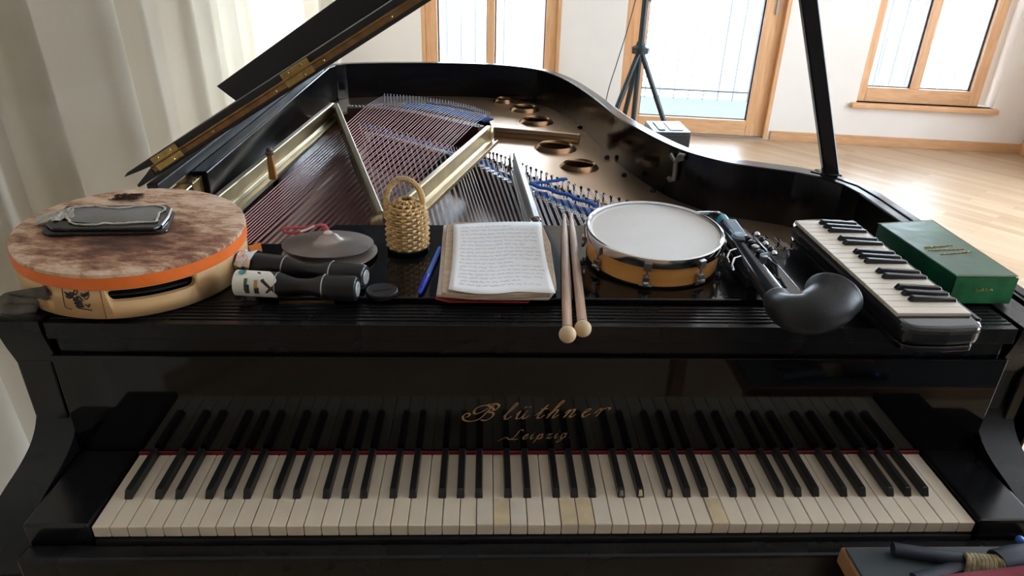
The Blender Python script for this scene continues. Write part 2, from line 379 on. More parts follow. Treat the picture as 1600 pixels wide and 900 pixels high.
o = wall_with_holes('wall_left', lambda a, t, z: W(S_L-t, a, z), D_B, 0, 0, CEIL, 0, .3, lw, M['wall']); struct(o)
rw = [(d-w/2, d+w/2, .35, 2.35) for d, w in ADDED_RIGHT_WINDOWS]
o = wall_with_holes('wall_right', lambda a, t, z: W(S_R+t, a, z), D_B, 0, 0, CEIL, 0, .3, rw, M['wall']); struct(o)
struct(MB().wbox(S_L-.3, S_R+.3, D_B-.3, D_B, 0, CEIL).build('wall_front', M['rear']))
struct(MB().wbox(S_L-.3, S_R+.3, D_B-.3, .32, CEIL, CEIL+.2).build('ceiling', M['ceil']))
struct(MB().wbox(S_L-.3, S_R+.3, D_B-.3, .32, -.1, 0).build('floor', M['floor']))
# skirting between the glazed door and the corner, and by the pillar
o = MB().wbox(.02, S_R-.015, -.018, 0, 0, .075).build('baseboard_back', M['base'], bevel=.003); struct(o)
o = MB().wbox(-1.70, -1.24, -.018, 0, 0, .075).build('baseboard_pillar', M['base'], bevel=.003); struct(o)
o = MB().wbox(S_R-.018, S_R, -.85, -.115, 0, .075).build('baseboard_right', M['base'], bevel=.003); struct(o)
o = MB().wbox(S_R-.03, S_R, -.11, -.02, 0, 2.2).build('trim_1', M['frame'], bevel=.004); struct(o)

def glazed(name, s0, s1, z0, z1, fr, mull, dfr=.02, sill_rail=None, bottom=None, lining=True):
    """outer frame, sash, mullion, panes; s0..s1 clear opening in the wall"""
    e = bpy.data.objects.new(name, None); COL.objects.link(e); e['_o'] = (0,0,0); struct(e)
    d0, d1 = dfr, dfr+.075
    if lining:
        mb = MB(); t = .03
        mb.wbox(s0, s0+t, .0, .32, z0, z1); mb.wbox(s1-t, s1, .0, .32, z0, z1); mb.wbox(s0+t, s1-t, .0, .32, z1-t, z1)
        mb.build('frame_lining', M['frame'], e, bevel=.003)
        s0 += t; s1 -= t; z1 -= t
    b = bottom if bottom is not None else fr
    mb = MB(); mb.wbox(s0, s0+fr, d0, d1, z0, z1); mb.wbox(s1-fr, s1, d0, d1, z0, z1); mb.build('window_frame', M['frame'], e, bevel=.004)
    mb = MB(); mb.wbox(s0+fr, s1-fr, d0, d1, z0, z0+b); mb.wbox(s0+fr, s1-fr, d0, d1, z1-fr, z1); mb.build('frame_rail', M['frameh'], e, bevel=.004)
    cuts = [s0+fr] + [q for m_ in mull for q in m_] + [s1-fr]
    for a, c in mull: MB().wbox(a, c, d0+.005, d1, z0+b, z1-fr).build('mullion', M['frame'], e, bevel=.003)
    for i in range(0, len(cuts), 2):
        g = MB(); a, c = cuts[i], cuts[i+1]
        for (p, q, r, u) in ((a, a+.008, z0+b, z1-fr), (c-.010, c, z0+b, z1-fr), (a, c, z0+b, z0+b+.006)): g.wbox(p, q, d1-.03, d1-.012, r, u)
        g.build('gasket', M['rubber'], e)
        MB().wbox(a+.002, c-.002, d1-.026, d1-.02, z0+b+.002, z1-fr-.002).build('pane', M['glass'], e)
    return e
w1 = glazed('window_1', -2.86, -1.73, .0, 2.35, .095, [(-2.325, -2.265)], lining=True, bottom=.13)
w2 = glazed('door_1', -1.22, .0, .0, 2.35, .14, [], dfr=.05, bottom=.13)
w3 = glazed('window_2', .63, 1.65, .335, 2.35, .075, [(1.035, 1.095)], dfr=.03, bottom=.11, lining=False) if False else glazed('window_2', .63, 1.56, .335, 2.35, .075, [(1.035, 1.095)], dfr=.05, bottom=.11, lining=False)
struct(MB().wbox(1.56, 1.65, .14, .30, .335, 2.35).build('wall_reveal', M['wall']))
o = MB().wbox(.59, 1.68, -.055, .06, .300, .335).build('window_sill', M['frameh'], bevel=.006); o.parent = w3
o = MB().wbox(-.10, -.085, .035, .05, .95, 1.1).build('door_handle', M['alu'], w2)
MB().wbox(-1.19, -.03, -.01, .05, 0, .012).build('threshold', M['alu'], w2, bevel=.002)
for k, (d, w) in enumerate(LEFT_WINDOWS):
    e = bpy.data.objects.new('window_%d' % (k+3), None); COL.objects.link(e); e['_o'] = (0,0,0); struct(e)
    mb = MB()
    for a, c in ((d-w/2, d-w/2+.07), (d-.03, d+.03), (d+w/2-.07, d+w/2)): mb.wbox(S_L-.12, S_L-.05, a, c, .12, 2.4)
    mb.wbox(S_L-.12, S_L-.05, d-w/2, d+w/2, .12, .2); mb.wbox(S_L-.12, S_L-.05, d-w/2, d+w/2, 2.33, 2.4)
    mb.build('window_frame', M['frame'], e)
for k, (d, w) in enumerate(ADDED_RIGHT_WINDOWS):
    e = bpy.data.objects.new('window_%d' % (k+4), None); COL.objects.link(e); e['_o'] = (0,0,0); struct(e)  # frames for the added out-of-view fill windows
    mb = MB()
    for a, c in ((d-w/2, d-w/2+.07), (d-.03, d+.03), (d+w/2-.07, d+w/2)): mb.wbox(S_R+.05, S_R+.12, a, c, .35, 2.35)
    mb.wbox(S_R+.05, S_R+.12, d-w/2, d+w/2, .35, .42); mb.wbox(S_R+.05, S_R+.12, d-w/2, d+w/2, 2.28, 2.35)
    mb.build('window_frame', M['frame'], e)

# outside: balcony with grating, railing, pale buildings
struct(MB().wbox(-7, 5, .34, 1.75, -.16, -.04).build('balcony_floor', M['balc']))
rl = thing('balcony_railing', 'thin grey metal railing with upright bars outside the glazed door and windows', 'railing', W(-.6, 1.7, -.04))
MB().wbox(-7, 5, 1.68, 1.72, .98, 1.02).build('top_rail', M['rail'], rl)
MB().wbox(-7, 5, 1.69, 1.71, .04, .06).build('bottom_rail', M['rail'], rl)
for i in range(40):
    s_ = -3.6+i*.15
    MB().tube([W(s_, 1.70, -.04), W(s_, 1.70, 1.0)], .006, 6).build('baluster', M['rail'], rl)
for (s0, s1, dd, h, m_, lab) in ((-7.5, -4.2, 16, 6.5, 'facade', 'pale grey building seen through the window behind the piano tail'),
                                (-3.3, -1.9, 19, 4.5, 'facader', 'pink-red building seen small through the right pane behind the piano tail'),
                                (2.5, 7.5, 15, 5.5, 'facade', 'pale building seen through the two-pane window with the low sill')):
    e = thing('building', lab, 'building', W((s0+s1)/2, dd, -3))
    MB().wbox(s0, s1, dd, dd+3, -3, h-3).build('facade_wall', M[m_], e)
    MB().wbox(s0-.2, s1+.2, dd-.2, dd+3.2, h-3, h-2.75).build('roof', M['rail'], e)
    for k in range(3):
        a = s0+(k+.3)*(s1-s0)/3
        for zz in (-1.8, .3):
            if zz+1.2 < h-3: MB().wbox(a, a+.4, dd-.05, dd, zz, zz+1.0).build('building_window', M['rail'], e)
struct(MB().wbox(-60, 60, 1.9, 60, -3.1, -3.0).build('ground_outside', mat('snowy_ground', (.75, .77, .78), .9)))

# ---------------------------------------------------------------- curtain
def curtain():
    path = catmull([(-1.33, 5.30, 0), (-1.36, 4.4, 0), (-1.38, 3.4, 0), (-1.36, 2.4, 0), (-1.33, 1.5, 0), (-1.28, .6, 0), (-1.24, -.3, 0), (-1.22, -1.2, 0)], 70)
    acc = [0]
    for a, b in zip(path, path[1:]): acc.append(acc[-1]+(b-a).length)
    # distance along the path of each ridge facing the room, and its depth: soft broad folds near the viewer, tighter ones far off
    ridges = []
    d = 0; rng = random.Random(12)
    while d < acc[-1]+.3:
        w = rng.choice((.16, .22, .30)) if d < 2.4 else rng.choice((.17, .26, .36, .44))
        ridges.append((d, w, rng.uniform(.07, .12), rng.choice((.22, .30, .70, .78)))); d += w
    def wave(d, z):
        for x0, w, amp, sk in ridges:
            if x0 <= d < x0+w:
                t = (d-x0)/w
                u = t/sk*.5 if t < sk else .5+(t-sk)/(1-sk)*.5      # skewed profile: one flank steep, one shallow
                return amp*(.5-.5*cos(2*pi*u))-amp*.5+.010*sin(2*pi*u*2+z*.7)
        return 0
    zs = [0.01, .08, .2, .4, .6, .8, 1.0, 1.2, 1.4, 1.7, 2.0, 2.3, 2.6, 2.70]
    rows = []
    for z in zs:
        row = []
        for i, p in enumerate(path):
            t = (path[min(i+1, len(path)-1)]-path[max(i-1, 0)]).normalized(); n = Vector((t.y, -t.x, 0))
            if n.x < 0: n = -n
            d = max(0, acc[i] + .05*sin(z*1.1+acc[i]*.7) + .03*sin(acc[i]*2.3+z*.6))
            row.append(p + n*wave(d, z)*(1.15-.12*z) + Vector((0, 0, z)))
        rows.append(row)
    o = MB().strip(rows).build('curtain', M['curtain'])
    for p in o.data.polygons: p.use_smooth = True
    return o
tag(curtain(), 'long cream curtain in deep folds hanging from ceiling to floor left of the piano', 'curtain')

# ---------------------------------------------------------------- grand piano
piano = thing('grand_piano', 'old black lacquered grand piano with its lid propped open and iron frame showing', 'piano', (0, 1.1, 0))
P = piano
ZR = .96      # rim top
# inner line of the rim, from left front round the tail to right front (counter-clockwise reversed)
curve_in = [(.602, .917), (.508, .968), (.422, 1.078), (.358, 1.268), (.315, 1.463), (.274, 1.758), (.213, 2.052), (.125, 2.232), (-.031, 2.322), (-.247, 2.345), (-.511, 2.315), (-.66, 2.27)]
cs = [(v.x, v.y) for v in catmull([(x, y, 0) for x, y in curve_in], 5)]
inner = [(.745, .165), (.745, .74), (.735, .80), (.705, .855), (.66, .89)] + cs + [(-.695, 2.24), (-.71, 2.18), (-.71, .825)]
def rim():
    N = len(inner); out = []
    for i, p in enumerate(inner):
        a = Vector(inner[max(i-1, 0)]); b = Vector(inner[min(i+1, N-1)]); d = (b-a).normalized()
        t = .05 if (p[1] < .95 or p[0] < -.7) else .034
        out.append((p[0]+d.y*t, p[1]-d.x*t))
    z0, z1 = .62, ZR
    rows = [[Vector((p[0], p[1], z0)) for p in inner], [Vector((p[0], p[1], z1)) for p in inner],
            [Vector((p[0], p[1], z1)) for p in out], [Vector((p[0], p[1], z0)) for p in out], [Vector((p[0], p[1], z0)) for p in inner]]
    mb = MB(); mb.strip(rows)
    n = N
    mb.f.append([0, n, 2*n, 3*n]); mb.f.append([N-1, n+N-1, 2*n+N-1, 3*n+N-1])
    return mb.build('rim', M['lac'], P, bevel=.003), out
rim_o, rim_out = rim()
# groove line on the right cheek of the rim
g = MB(); g.tube([(.772, .20, ZR-.001), (.772, .70, ZR-.001), (.765, .79, ZR-.001), (.735, .855, ZR-.001), (.70, .895, ZR-.001)], .0035, 6); g.build('rim_bead', M['mirror'], P, smooth=True)
# soundboard, bottom
sb = [(x*.995, y) for x, y in inner]
MB().prism([(-.71, .45)]+[(x, y) for x, y in inner[::-1] if y > .46][0:]+[(.745, .45)], .770, .785).build('soundboard', M['sound'], P)
MB().prism([(-.71, .17)]+[(x, y) for x, y in inner[::-1] if y > .2]+[(.745, .17)], .62, .64).build('bottom_board', M['dark'], P)

# iron plate with round holes
ZP = .822
# the plate's inner line (treble side), following the hitch pins, then the bass hitch rail at the tail
hitch = [(.660, .690), (.63, .705), (.441, .853), (.306, .960), (.160, 1.105), (.047, 1.262), (-.053, 1.402), (-.10, 1.47), (-.075, 1.60), (-.055, 1.78), (-.075, 1.93), (-.237, 2.09), (-.38, 2.17), (-.506, 2.205), (-.60, 2.10), (-.66, 1.95), (-.705, 1.90)]
outer = [(-.705, 2.17), (-.69, 2.235)] + cs[::-1] + [(.66, .888), (.70, .853), (.725, .80), (.735, .69)]
pl = MB().prism([(x, y) for x, y in hitch] + outer, ZP-.010, ZP).build('iron_plate', M['gold'], P)
holes = [(787, 157, .032), (820, 170, .043), (838, 189, .046), (868, 230, .050), (905, 259, .043)]
cutters = []; centres = []
for x, y, r in holes:
    c = px(x, y, ZP+.004); centres.append((c, r))
    cutters.append(MB().lathe([(r, -.05), (r, .05)], Matrix.Translation(c), 40).build('cutter', M['gold']))
for c_ in cutters: c_.location = (0, 0, 0)
# the plate mesh is stored relative to the piano's base: bring the cutters along
cut(pl, cutters)
for c, r in centres:
    MB().lathe([(r*.98, -.012), (r*.98, .006), (r*1.03, .011), (r*1.10, .013), (r*1.15, .011), (r*1.20, .010), (r*1.40, .001), (r*1.46, -.003)], Matrix.Translation((c.x, c.y, ZP)), 40, False).build('plate_rosette', M['copper'], P, smooth=True)
    MB().lathe([(1e-5, -.024), (r*.97, -.024), (r*.97, .004)], Matrix.Translation((c.x, c.y, ZP)), 40, False).build('rosette_shade_cup', M['hole_shade'], P, smooth=True)  # dark closed cup added so the hole reads as shaded
# raised step across the plate
a, b = px(772, 203, ZP+.02), px(906, 214, ZP+.02)
d = (b-a).normalized(); nrm = Vector((-d.y, d.x, 0))
MB().tube([a, b], .011, 12, sx=1.2).build('plate_rib', M['gold'], P, smooth=True)
MB().hexa([Vector((*q.xy, z)) for z in (ZP-.002, ZP+.016) for q in (a-nrm*.012, b-nrm*.012, b+nrm*.012, a+nrm*.012)]).build('plate_rib', M['gold'], P, bevel=.004)
# bolts along the plate edge by the rim
for (x, y) in ((905, 200), (948, 248), (975, 276), (1020, 300), (1083, 316), (1160, 340)):
    c = px(x, y, ZP); MB().lathe([(.008, -.001), (.008, .006), (.005, .010), (1e-5, .011)], Matrix.Translation(c), 8).build('plate_bolt', M['pin'], P)

# pin block under the music desk
MB().box(-.70, .735, .17, .46, .80, .925).build('pin_block', M['dark'], P)
MB().box(.42, .735, .455, .70, ZP-.010, ZP-.0005).build('pin_field_plate', M['gold'], P)
MB().box(-.70, .42, .455, .52, ZP-.012, ZP-.004).build('pin_field_plate', M['gold'], P)
pf = MB()
for r_ in range(4):
    for i in range(int(14)):
        x_ = .47+i*.019+r_*.004; y_ = .60+r_*.030-.25*(x_-.55)
        pf.tube([(x_, y_, ZP-.006), (x_, y_, ZP+.030)], .0034, 6)
o = pf.build('tuning_pin', M['pin'], P); o['kind'] = 'stuff'
MB().box(.45, .735, .545, .556, ZP, ZP+.012).build('felt_strip', M['brass'], P)

# beams: a tall web with a foot flange and rounded top edge
def beam(name, p, q, m, h=.055, zt=.905, foot=.030, side=1, lip=True, w=.008):
    a = px(*p, zt); b = px(*q, zt); d = (b-a).normalized(); n = Vector((d.y, -d.x, 0))*side
    def at(pt, off, z): return Vector((pt.x+n.x*off, pt.y+n.y*off, z))
    zb = zt-h
    prof = [(-w, zb), (-w, zt-.003), (-w*.6, zt), (w*.6, zt), (w, zt-.003), (w*.7, zb+.014), (w+.006, zb+.007), (foot-.006, zb+.006), (foot-.003, zb+.012), (foot, zb+.011), (foot+.001, zb)]
    rows = [[at(pt, o_, z) for o_, z in prof] for pt in (a, a.lerp(b, .04), a.lerp(b, .5), a.lerp(b, .96), b)]
    mb = MB(); mb.strip(rows, closed=True); n_ = len(prof); mb.f.append(list(range(n_))); mb.f.append([4*n_+i for i in range(n_)])
    return mb.build(name, m, P, bevel=.0015), a, b
_, A1, B1 = beam('plate_beam', (300, 335), (519, 160), M['goldbeam'], side=1, foot=.034, zt=.905)
_, A2, B2 = beam('plate_beam', (525, 161), (594, 330), M['goldbeam'], side=-1, foot=.018)
_, A3, B3 = beam('plate_beam', (763, 196), (602, 334), M['goldbeam'], side=-1, foot=.034)
_, A4, B4 = beam('plate_beam', (806, 238), (838, 338), M['nickel'], side=1, foot=.016, h=.06)
MB().ball((B1+Vector((0,0,-.028))), .026, 10, (.5, .6, 1.0)).build('beam_joint', M['goldbeam'], P, smooth=True)
MB().ball((A3+Vector((.004,0,-.026))), .026, 10, (.6, .6, 1.0)).build('beam_joint', M['goldbeam'], P, smooth=True)
MB().ball((B2+Vector((0,0,-.03))), .03, 10, (.8, .5, .9)).build('beam_joint', M['goldbeam'], P, smooth=True)
nb = MB(); c = px(836, 342, .90)
nb.lathe([(.012, -.045), (.012, -.008), (.010, 0), (.004, .004), (1e-5, .004)], Matrix.Translation(c), 6); nb.build('beam_nut', M['bridge'], P)
for k in range(4): MB().ball(c+Vector((.012*cos(k*pi/2+.6), .012*sin(k*pi/2+.6), -.004)), .004, 8).build('beam_screw', M['chrome'], P, smooth=True)
# pointed end of the treble strut
c = px(797, 240, .90); MB().add([c+Vector(v) for v in ((-.006,-.01,-.05),(.006,-.01,-.05),(0,.02,-.05),(0,0,.01))], [(0,1,3),(1,2,3),(2,0,3),(0,2,1)]).build('beam_tip', M['nickel'], P)

# amber wooden wedge with turned knob on the bass beam
c = px(424, 262, .905)
MB().hexa([c+Vector(v) for v in ((-.008,-.008,-.030),(.012,-.008,-.030),(.012,.004,-.030),(-.008,.004,-.030),(-.007,-.004,.034),(.007,-.004,.034),(.007,.006,.034),(-.007,.006,.034))]).build('wooden_wedge', M['orangewood'], P, bevel=.002)
kb = MB().lathe([(1e-5,-.004),(.010,-.002),(.011,.003),(.007,.006),(.009,.010),(.006,.015),(1e-5,.017)], Matrix.Translation(c+Vector((0,0,.036))), 14).build('wedge_knob', M['bridge'], P, smooth=True)
c = px(432, 291, .80); MB().lathe([(.014, -.015), (.010, -.010), (.006, .03), (.008, .05)], Matrix.Translation(c), 12).build('damper_post', M['dark'], P, smooth=True)

# bridges
def band(pts, w, z0, z1, name, m, n=6):
    c = catmull([(x, y, 0) for x, y in pts], n); poly = [(v.x, v.y) for v in c]
    L_ = offset_poly(poly, w/2); R_ = offset_poly(poly, -w/2)
    rows = [[Vector((p[0], p[1], z)) for p in q] for q, z in ((L_, z0), (L_, z1), (R_, z1), (R_, z0), (L_, z0))]
    mb = MB(); mb.strip(rows); k = len(poly); mb.f += [[0, k, 2*k, 3*k], [k-1, 2*k-1, 3*k-1, 4*k-1]]
    return mb.build(name, m, P)
tb = [(-.46, 1.62), (-.33, 1.52), (-.22, 1.42), (-.133, 1.335), (-.012, 1.13), (.097, .955), (.218, .79), (.36, .68), (.56, .58)]
band(tb, .030, .785, .842, 'treble_bridge', M['bridge'])
bb = [(-.60, 1.93), (-.47, 1.925), (-.34, 1.86), (-.22, 1.77), (-.10, 1.67)]
band(bb, .034, .785, .862, 'bass_bridge', M['bridge'])
# step blocks and pins seen on the treble bridge
stp = MB(); cc = catmull([(x, y, 0) for x, y in tb], 9)
for i in range(2, len(cc)-3):
    v = cc[i]; t = (cc[i+1]-cc[i]).normalized(); X = Matrix.Translation((v.x, v.y, .842)) @ Matrix.Rotation(.9*math.atan2(t.y, t.x)+.5, 4, 'Z')
    stp.box(-.009, .009, -.016, .004, 0, .006, X)
    for k in (-1, 0, 1): stp.tube([X @ Vector((k*.006, -.008, .006)), X @ Vector((k*.006, -.008, .010))], .0012, 5)
stp.build('bridge_pins', M['nickel'], P)
stp = MB(); cc = catmull([(x, y, 0) for x, y in bb], 10)
for i in range(0, len(cc)-1):
    v = cc[i]; stp.tube([(v.x, v.y-.008, .862), (v.x+.004, v.y-.008, .868)], .0016, 5); stp.tube([(v.x, v.y+.008, .862), (v.x-.004, v.y+.008, .868)], .0016, 5)
stp.build('bridge_pins', M['nickel'], P)
# blue listing felt woven through the strings
def felt(pts, name='listing_felt', w=.012, z=.850, h=.007, wav=.0035):
    c = catmull([(x, y, z) for x, y in pts], 8)
    c = [v+Vector((0, 0, wav*sin(i*1.5))) for i, v in enumerate(c)]
    return MB().tube(c, h, 8, sx=w/h).build(name, M['bluefelt'], P, smooth=True)
felt([(-.50, 1.72), (-.38, 1.60), (-.25, 1.48), (-.13, 1.36), (-.014, 1.15), (.033, 1.07), (.13, .96), (.21, .875)], w=.018, z=.842, h=.005)
felt([(.033, 1.07), (.08, 1.085), (.135, 1.115)], w=.007, z=.862, h=.004, wav=.001)
felt([(.033, 1.065), (.11, .995), (.19, .905)], w=.008, z=.862, h=.0042, wav=.002)
felt([(-.40, 2.06), (-.33, 2.03), (-.23, 1.965), (-.15, 1.90), (-.075, 1.83)], w=.030, z=.846, h=.004, wav=.001)
felt([(-.32, 2.115), (-.2, 2.05), (-.09, 1.96)], w=.008, z=.842, h=.003, wav=.001)

# strings
def seg(pts, t):
    L_ = [0]
    for a, b in zip(pts, pts[1:]): L_.append(L_[-1]+math.dist(a, b))
    x = t*L_[-1]
    for i in range(len(pts)-1):
        if x <= L_[i+1]+1e-9:
            u = (x-L_[i])/(L_[i+1]-L_[i]); return (pts[i][0]+(pts[i+1][0]-pts[i][0])*u, pts[i][1]+(pts[i+1][1]-pts[i][1])*u)
    return pts[-1]
nB = 40
bh = [(-.500, 2.20), (-.38, 2.165), (-.237, 2.09), (-.14, 2.00), (-.072, 1.90)]
for i in range(nB):
    t = i/(nB-1); H = seg(bh, t); F = (-.655+.265*t, .50)
    if i > 10: F = (F[0]+(.0025 if i % 2 else -.0025), F[1])
    pB = (F[0]+(H[0]-F[0])*.84, F[1]+(H[1]-F[1])*.84)
    r_ = .0016-.0006*t
    MB().tube([(F[0], F[1], .872), (pB[0], pB[1], .871)], r_, 6).build('bass_string', M['cuwire'] if True else M['steel'], P)
    pe = MB(); pe.tube([(pB[0], pB[1], .871), (H[0], H[1], ZP+.030)], .0007, 5)
    pe.tube([(H[0], H[1], ZP), (H[0], H[1]+.004, ZP+.036)], .0019, 6); pe.build('hitch_pin', M['steel'], P)
hx = [(-.533, 1.76), (-.44, 1.71), (-.32, 1.60), (-.205, 1.49), (-.145, 1.43), (-.053, 1.402), (.047, 1.262), (.16, 1.105), (.306, .96), (.44, .853), (.63, .705)]
fx = [-.25, -.205, -.15, -.08, -.03, .02, .09, .19, .32, .45, .63]
def FH(u):   # u in 0..10
    i = min(int(u), 9); t = u-i
    return (fx[i]+(fx[i+1]-fx[i])*t, .50), (hx[i][0]+(hx[i+1][0]-hx[i][0])*t, hx[i][1]+(hx[i+1][1]-hx[i][1])*t)
stuff = MB(); cnt = 0
for n_ in range(60):
    u = .05+9.7*(n_/59.)**.92
    for k in (-1, 0, 1):
        F, H = FH(min(u+k*.030, 9.99)); H2 = (H[0]+k*.0006, H[1]-.012*(k+1))
        pts = [(F[0], F[1], .853), (H2[0], H2[1], .850)]
        if cnt < 100: MB().tube(pts, .0005, 5).build('steel_string', M['steel'], P)
        else: stuff.tube(pts, .0005, 5)
        cnt += 1
o = stuff.build('steel_string', M['steel'], P); o['kind'] = 'stuff'
# hitch pins with dark caps along the plate edge, two rows of aliquot pins behind the bridge
cnt = 0; more = MB()
def pin(x, y, z0, h=.016):
    global cnt
    X = Matrix.Translation((x, y, z0)); pr = [(.0022, 0), (.0022, h*.7), (.0042, h*.72), (.0042, h*.92), (.002, h), (1e-5, h)]
    if cnt < 96: MB().lathe(pr, X, 8).build('aliquot_pin', M['pin'], P, smooth=True)
    else: more.lathe(pr, X, 8)
    cnt += 1
for n_ in range(52):
    F, H = FH(3.7+6.2*(n_/51.)); v = Vector((H[0]-F[0], H[1]-F[1], 0)).normalized()
    pin(H[0]+v.x*.006, H[1]+v.y*.006, ZP, .026)
    for kk, q in enumerate((.052, .075, .098)):
        if (n_+kk) % 2 == 0 or kk == 1: pin(H[0]-v.x*q+.004*(kk-1), H[1]-v.y*q, ZP, .022)
more.build('aliquot_pin', M['pin'], P)['kind'] = 'stuff'
# the lower bronze ledge under the aliquot pins
ld = []
for n_ in range(24):
    F, H = FH(.2+9.7*(n_/23.)); v = Vector((H[0]-F[0], H[1]-F[1], 0)).normalized(); ld.append(((H[0]-v.x*.005, H[1]-v.y*.005), (H[0]-v.x*.12, H[1]-v.y*.12)))
rows = [[Vector((*q[0], ZP-.004)) for q in ld], [Vector((*q[1], ZP-.008)) for q in ld], [Vector((*q[1], ZP-.016)) for q in ld]]
MB().strip(rows).build('hitch_ledge', M['gold'], P, thick=.002)
# tail plate shelf left of the bass hitch, with a solid dark oval disc painting the shade of an opening
c = px(585, 178, ZP-.003); MB().lathe([(1e-5, 0), (.05, 0), (.055, .002)], Matrix.Translation(c) @ Matrix.Diagonal((1, .8, 1, 1)), 24).build('opening_shade_disc', M['dark'], P)

# clasp on the inside of the curved rim
q0 = Vector((.437, 1.055, 0)); tn = Vector((.075, -.14, 0)).normalized(); inn = Vector((-tn.y*-1, tn.x*-1, 0)); inn = Vector((-.88, -.47, 0)).normalized()
def on_rim(x, y, off=.022):
    # the inner face between (.358,1.268) and (.508,.968)
    A_ = Vector((.372, 1.225, 0)); B_ = Vector((.470, 1.01, 0)); n = Vector((-(B_-A_).y, (B_-A_).x, 0)).normalized()
    if n.x > 0: n = -n
    C = Vector((CX, CY, CZ)); d_ = AR*((x-800)/FPX) + AU*((450-y)/FPX) + AF
    t = ((A_+n*off)-C).dot(n)/d_.dot(n); return C+d_*t
cl = MB(); cl.tube([on_rim(*q) for q in ((1056, 254), (1055, 268), (1053, 280), (1047, 281), (1045, 277))], .007, 8)
cl.tube([on_rim(*q) for q in ((1048, 241), (1052, 247), (1056, 254), (1061, 249), (1067, 248), (1069, 243), (1063, 242), (1058, 250))], .006, 8)
cl.build('rim_clasp', M['clasp'], P, smooth=True)

# arms, lid strip, shelves, music desk
armp = [(.149, .960), (.150, .940), (.156, .915), (.165, .888), (.173, .86), (.177, .83), (.173, .80), (.160, .775), (.137, .756), (.105, .744), (.065, .736), (.032, .727), (.010, .708), (-.004, .685), (-.012, .65), (-.012, .60)]
ap = [(v.x, v.y) for v in catmull([(a, b, 0) for a, b in armp], 4)]
def arm(x0, x1, name='arm'):
    back = [(.30, .60), (.30, .960)]
    poly = ap + back
    X = Matrix(((0, 0, 1, 0), (1, 0, 0, 0), (0, 1, 0, 0), (0, 0, 0, 1)))
    return MB().prism(poly, x0, x1, X).build(name, M['lac2'], P, smooth=True)
arm(-.762, -.702); arm(.702, .762)
MB().box(.762, .797, .165, .20, .62, .958).build('rim_end', M['lac2'], P)
st = MB()
st.box(-.696, .696, .150, .214, .932, .957)
for i in range(5): st.box(-.694, .694, .163+i*.010, .169+i*.010, .957, .9585)
st.build('lid_front_strip', M['lac2'], P, bevel=.0025)
MB().box(-.69, .69, .158, .172, .903, .930).build('front_rail', M['lac2'], P, bevel=.003)
MB().box(-.695, .695, .172, .40, .925, .932).build('action_cover', M['dark'], P)
MB().box(-.70, -.42, .216, .432, .936, .958).build('side_shelf', M['lac'], P, bevel=.002)
MB().box(.42, .735, .216, .432, .936, .958).build('side_shelf', M['lac'], P, bevel=.002)
MB().box(-.42, .42, .216, .50, .936, .952).build('desk_bed', M['dark'], P)
desk_poly = [(-.415, .218), (.412, .218), (.412, .352), (.409, .506), (.396, .522), (-.362, .505), (-.376, .480), (-.415, .44)]
MB().prism(desk_poly, .9535, .966).build('music_desk', M['desk'], P, bevel=.0022)
ZT = .9665
c0 = px(435, 474, .9595); c1 = px(521, 474, .9595)
MB().box(c0.x, c1.x, .2115, .2165, .957, .9605).build('brass_inlay', M['brassd'], P)
# fallboard with the maker's name
MB().box(-.70, .70, .150, .168, .728, .904).build('fallboard', M['mirror'], P, bevel=.0015)
MB().box(-.6125, .6125, .1465, .1500, .726, .7313).build('felt_strip', M['felt'], P)
MB().box(-.70, -.6145, -.004, .150, .66, .735).build('key_block', M['lac'], P, bevel=.004)
MB().box(.6145, .70, -.004, .150, .66, .735).build('key_block', M['lac'], P, bevel=.004)
MB().box(-.70, .70, -.034, -.006, .640, .703).build('key_slip', M['lac2'], P, bevel=.005)
MB().box(-.76, .76, -.030, .62, .585, .640).build('keybed', M['lac2'], P, bevel=.003)
MB().box(-.61, .61, -.004, .148, .66, .706).build('key_frame', M['dark'], P)
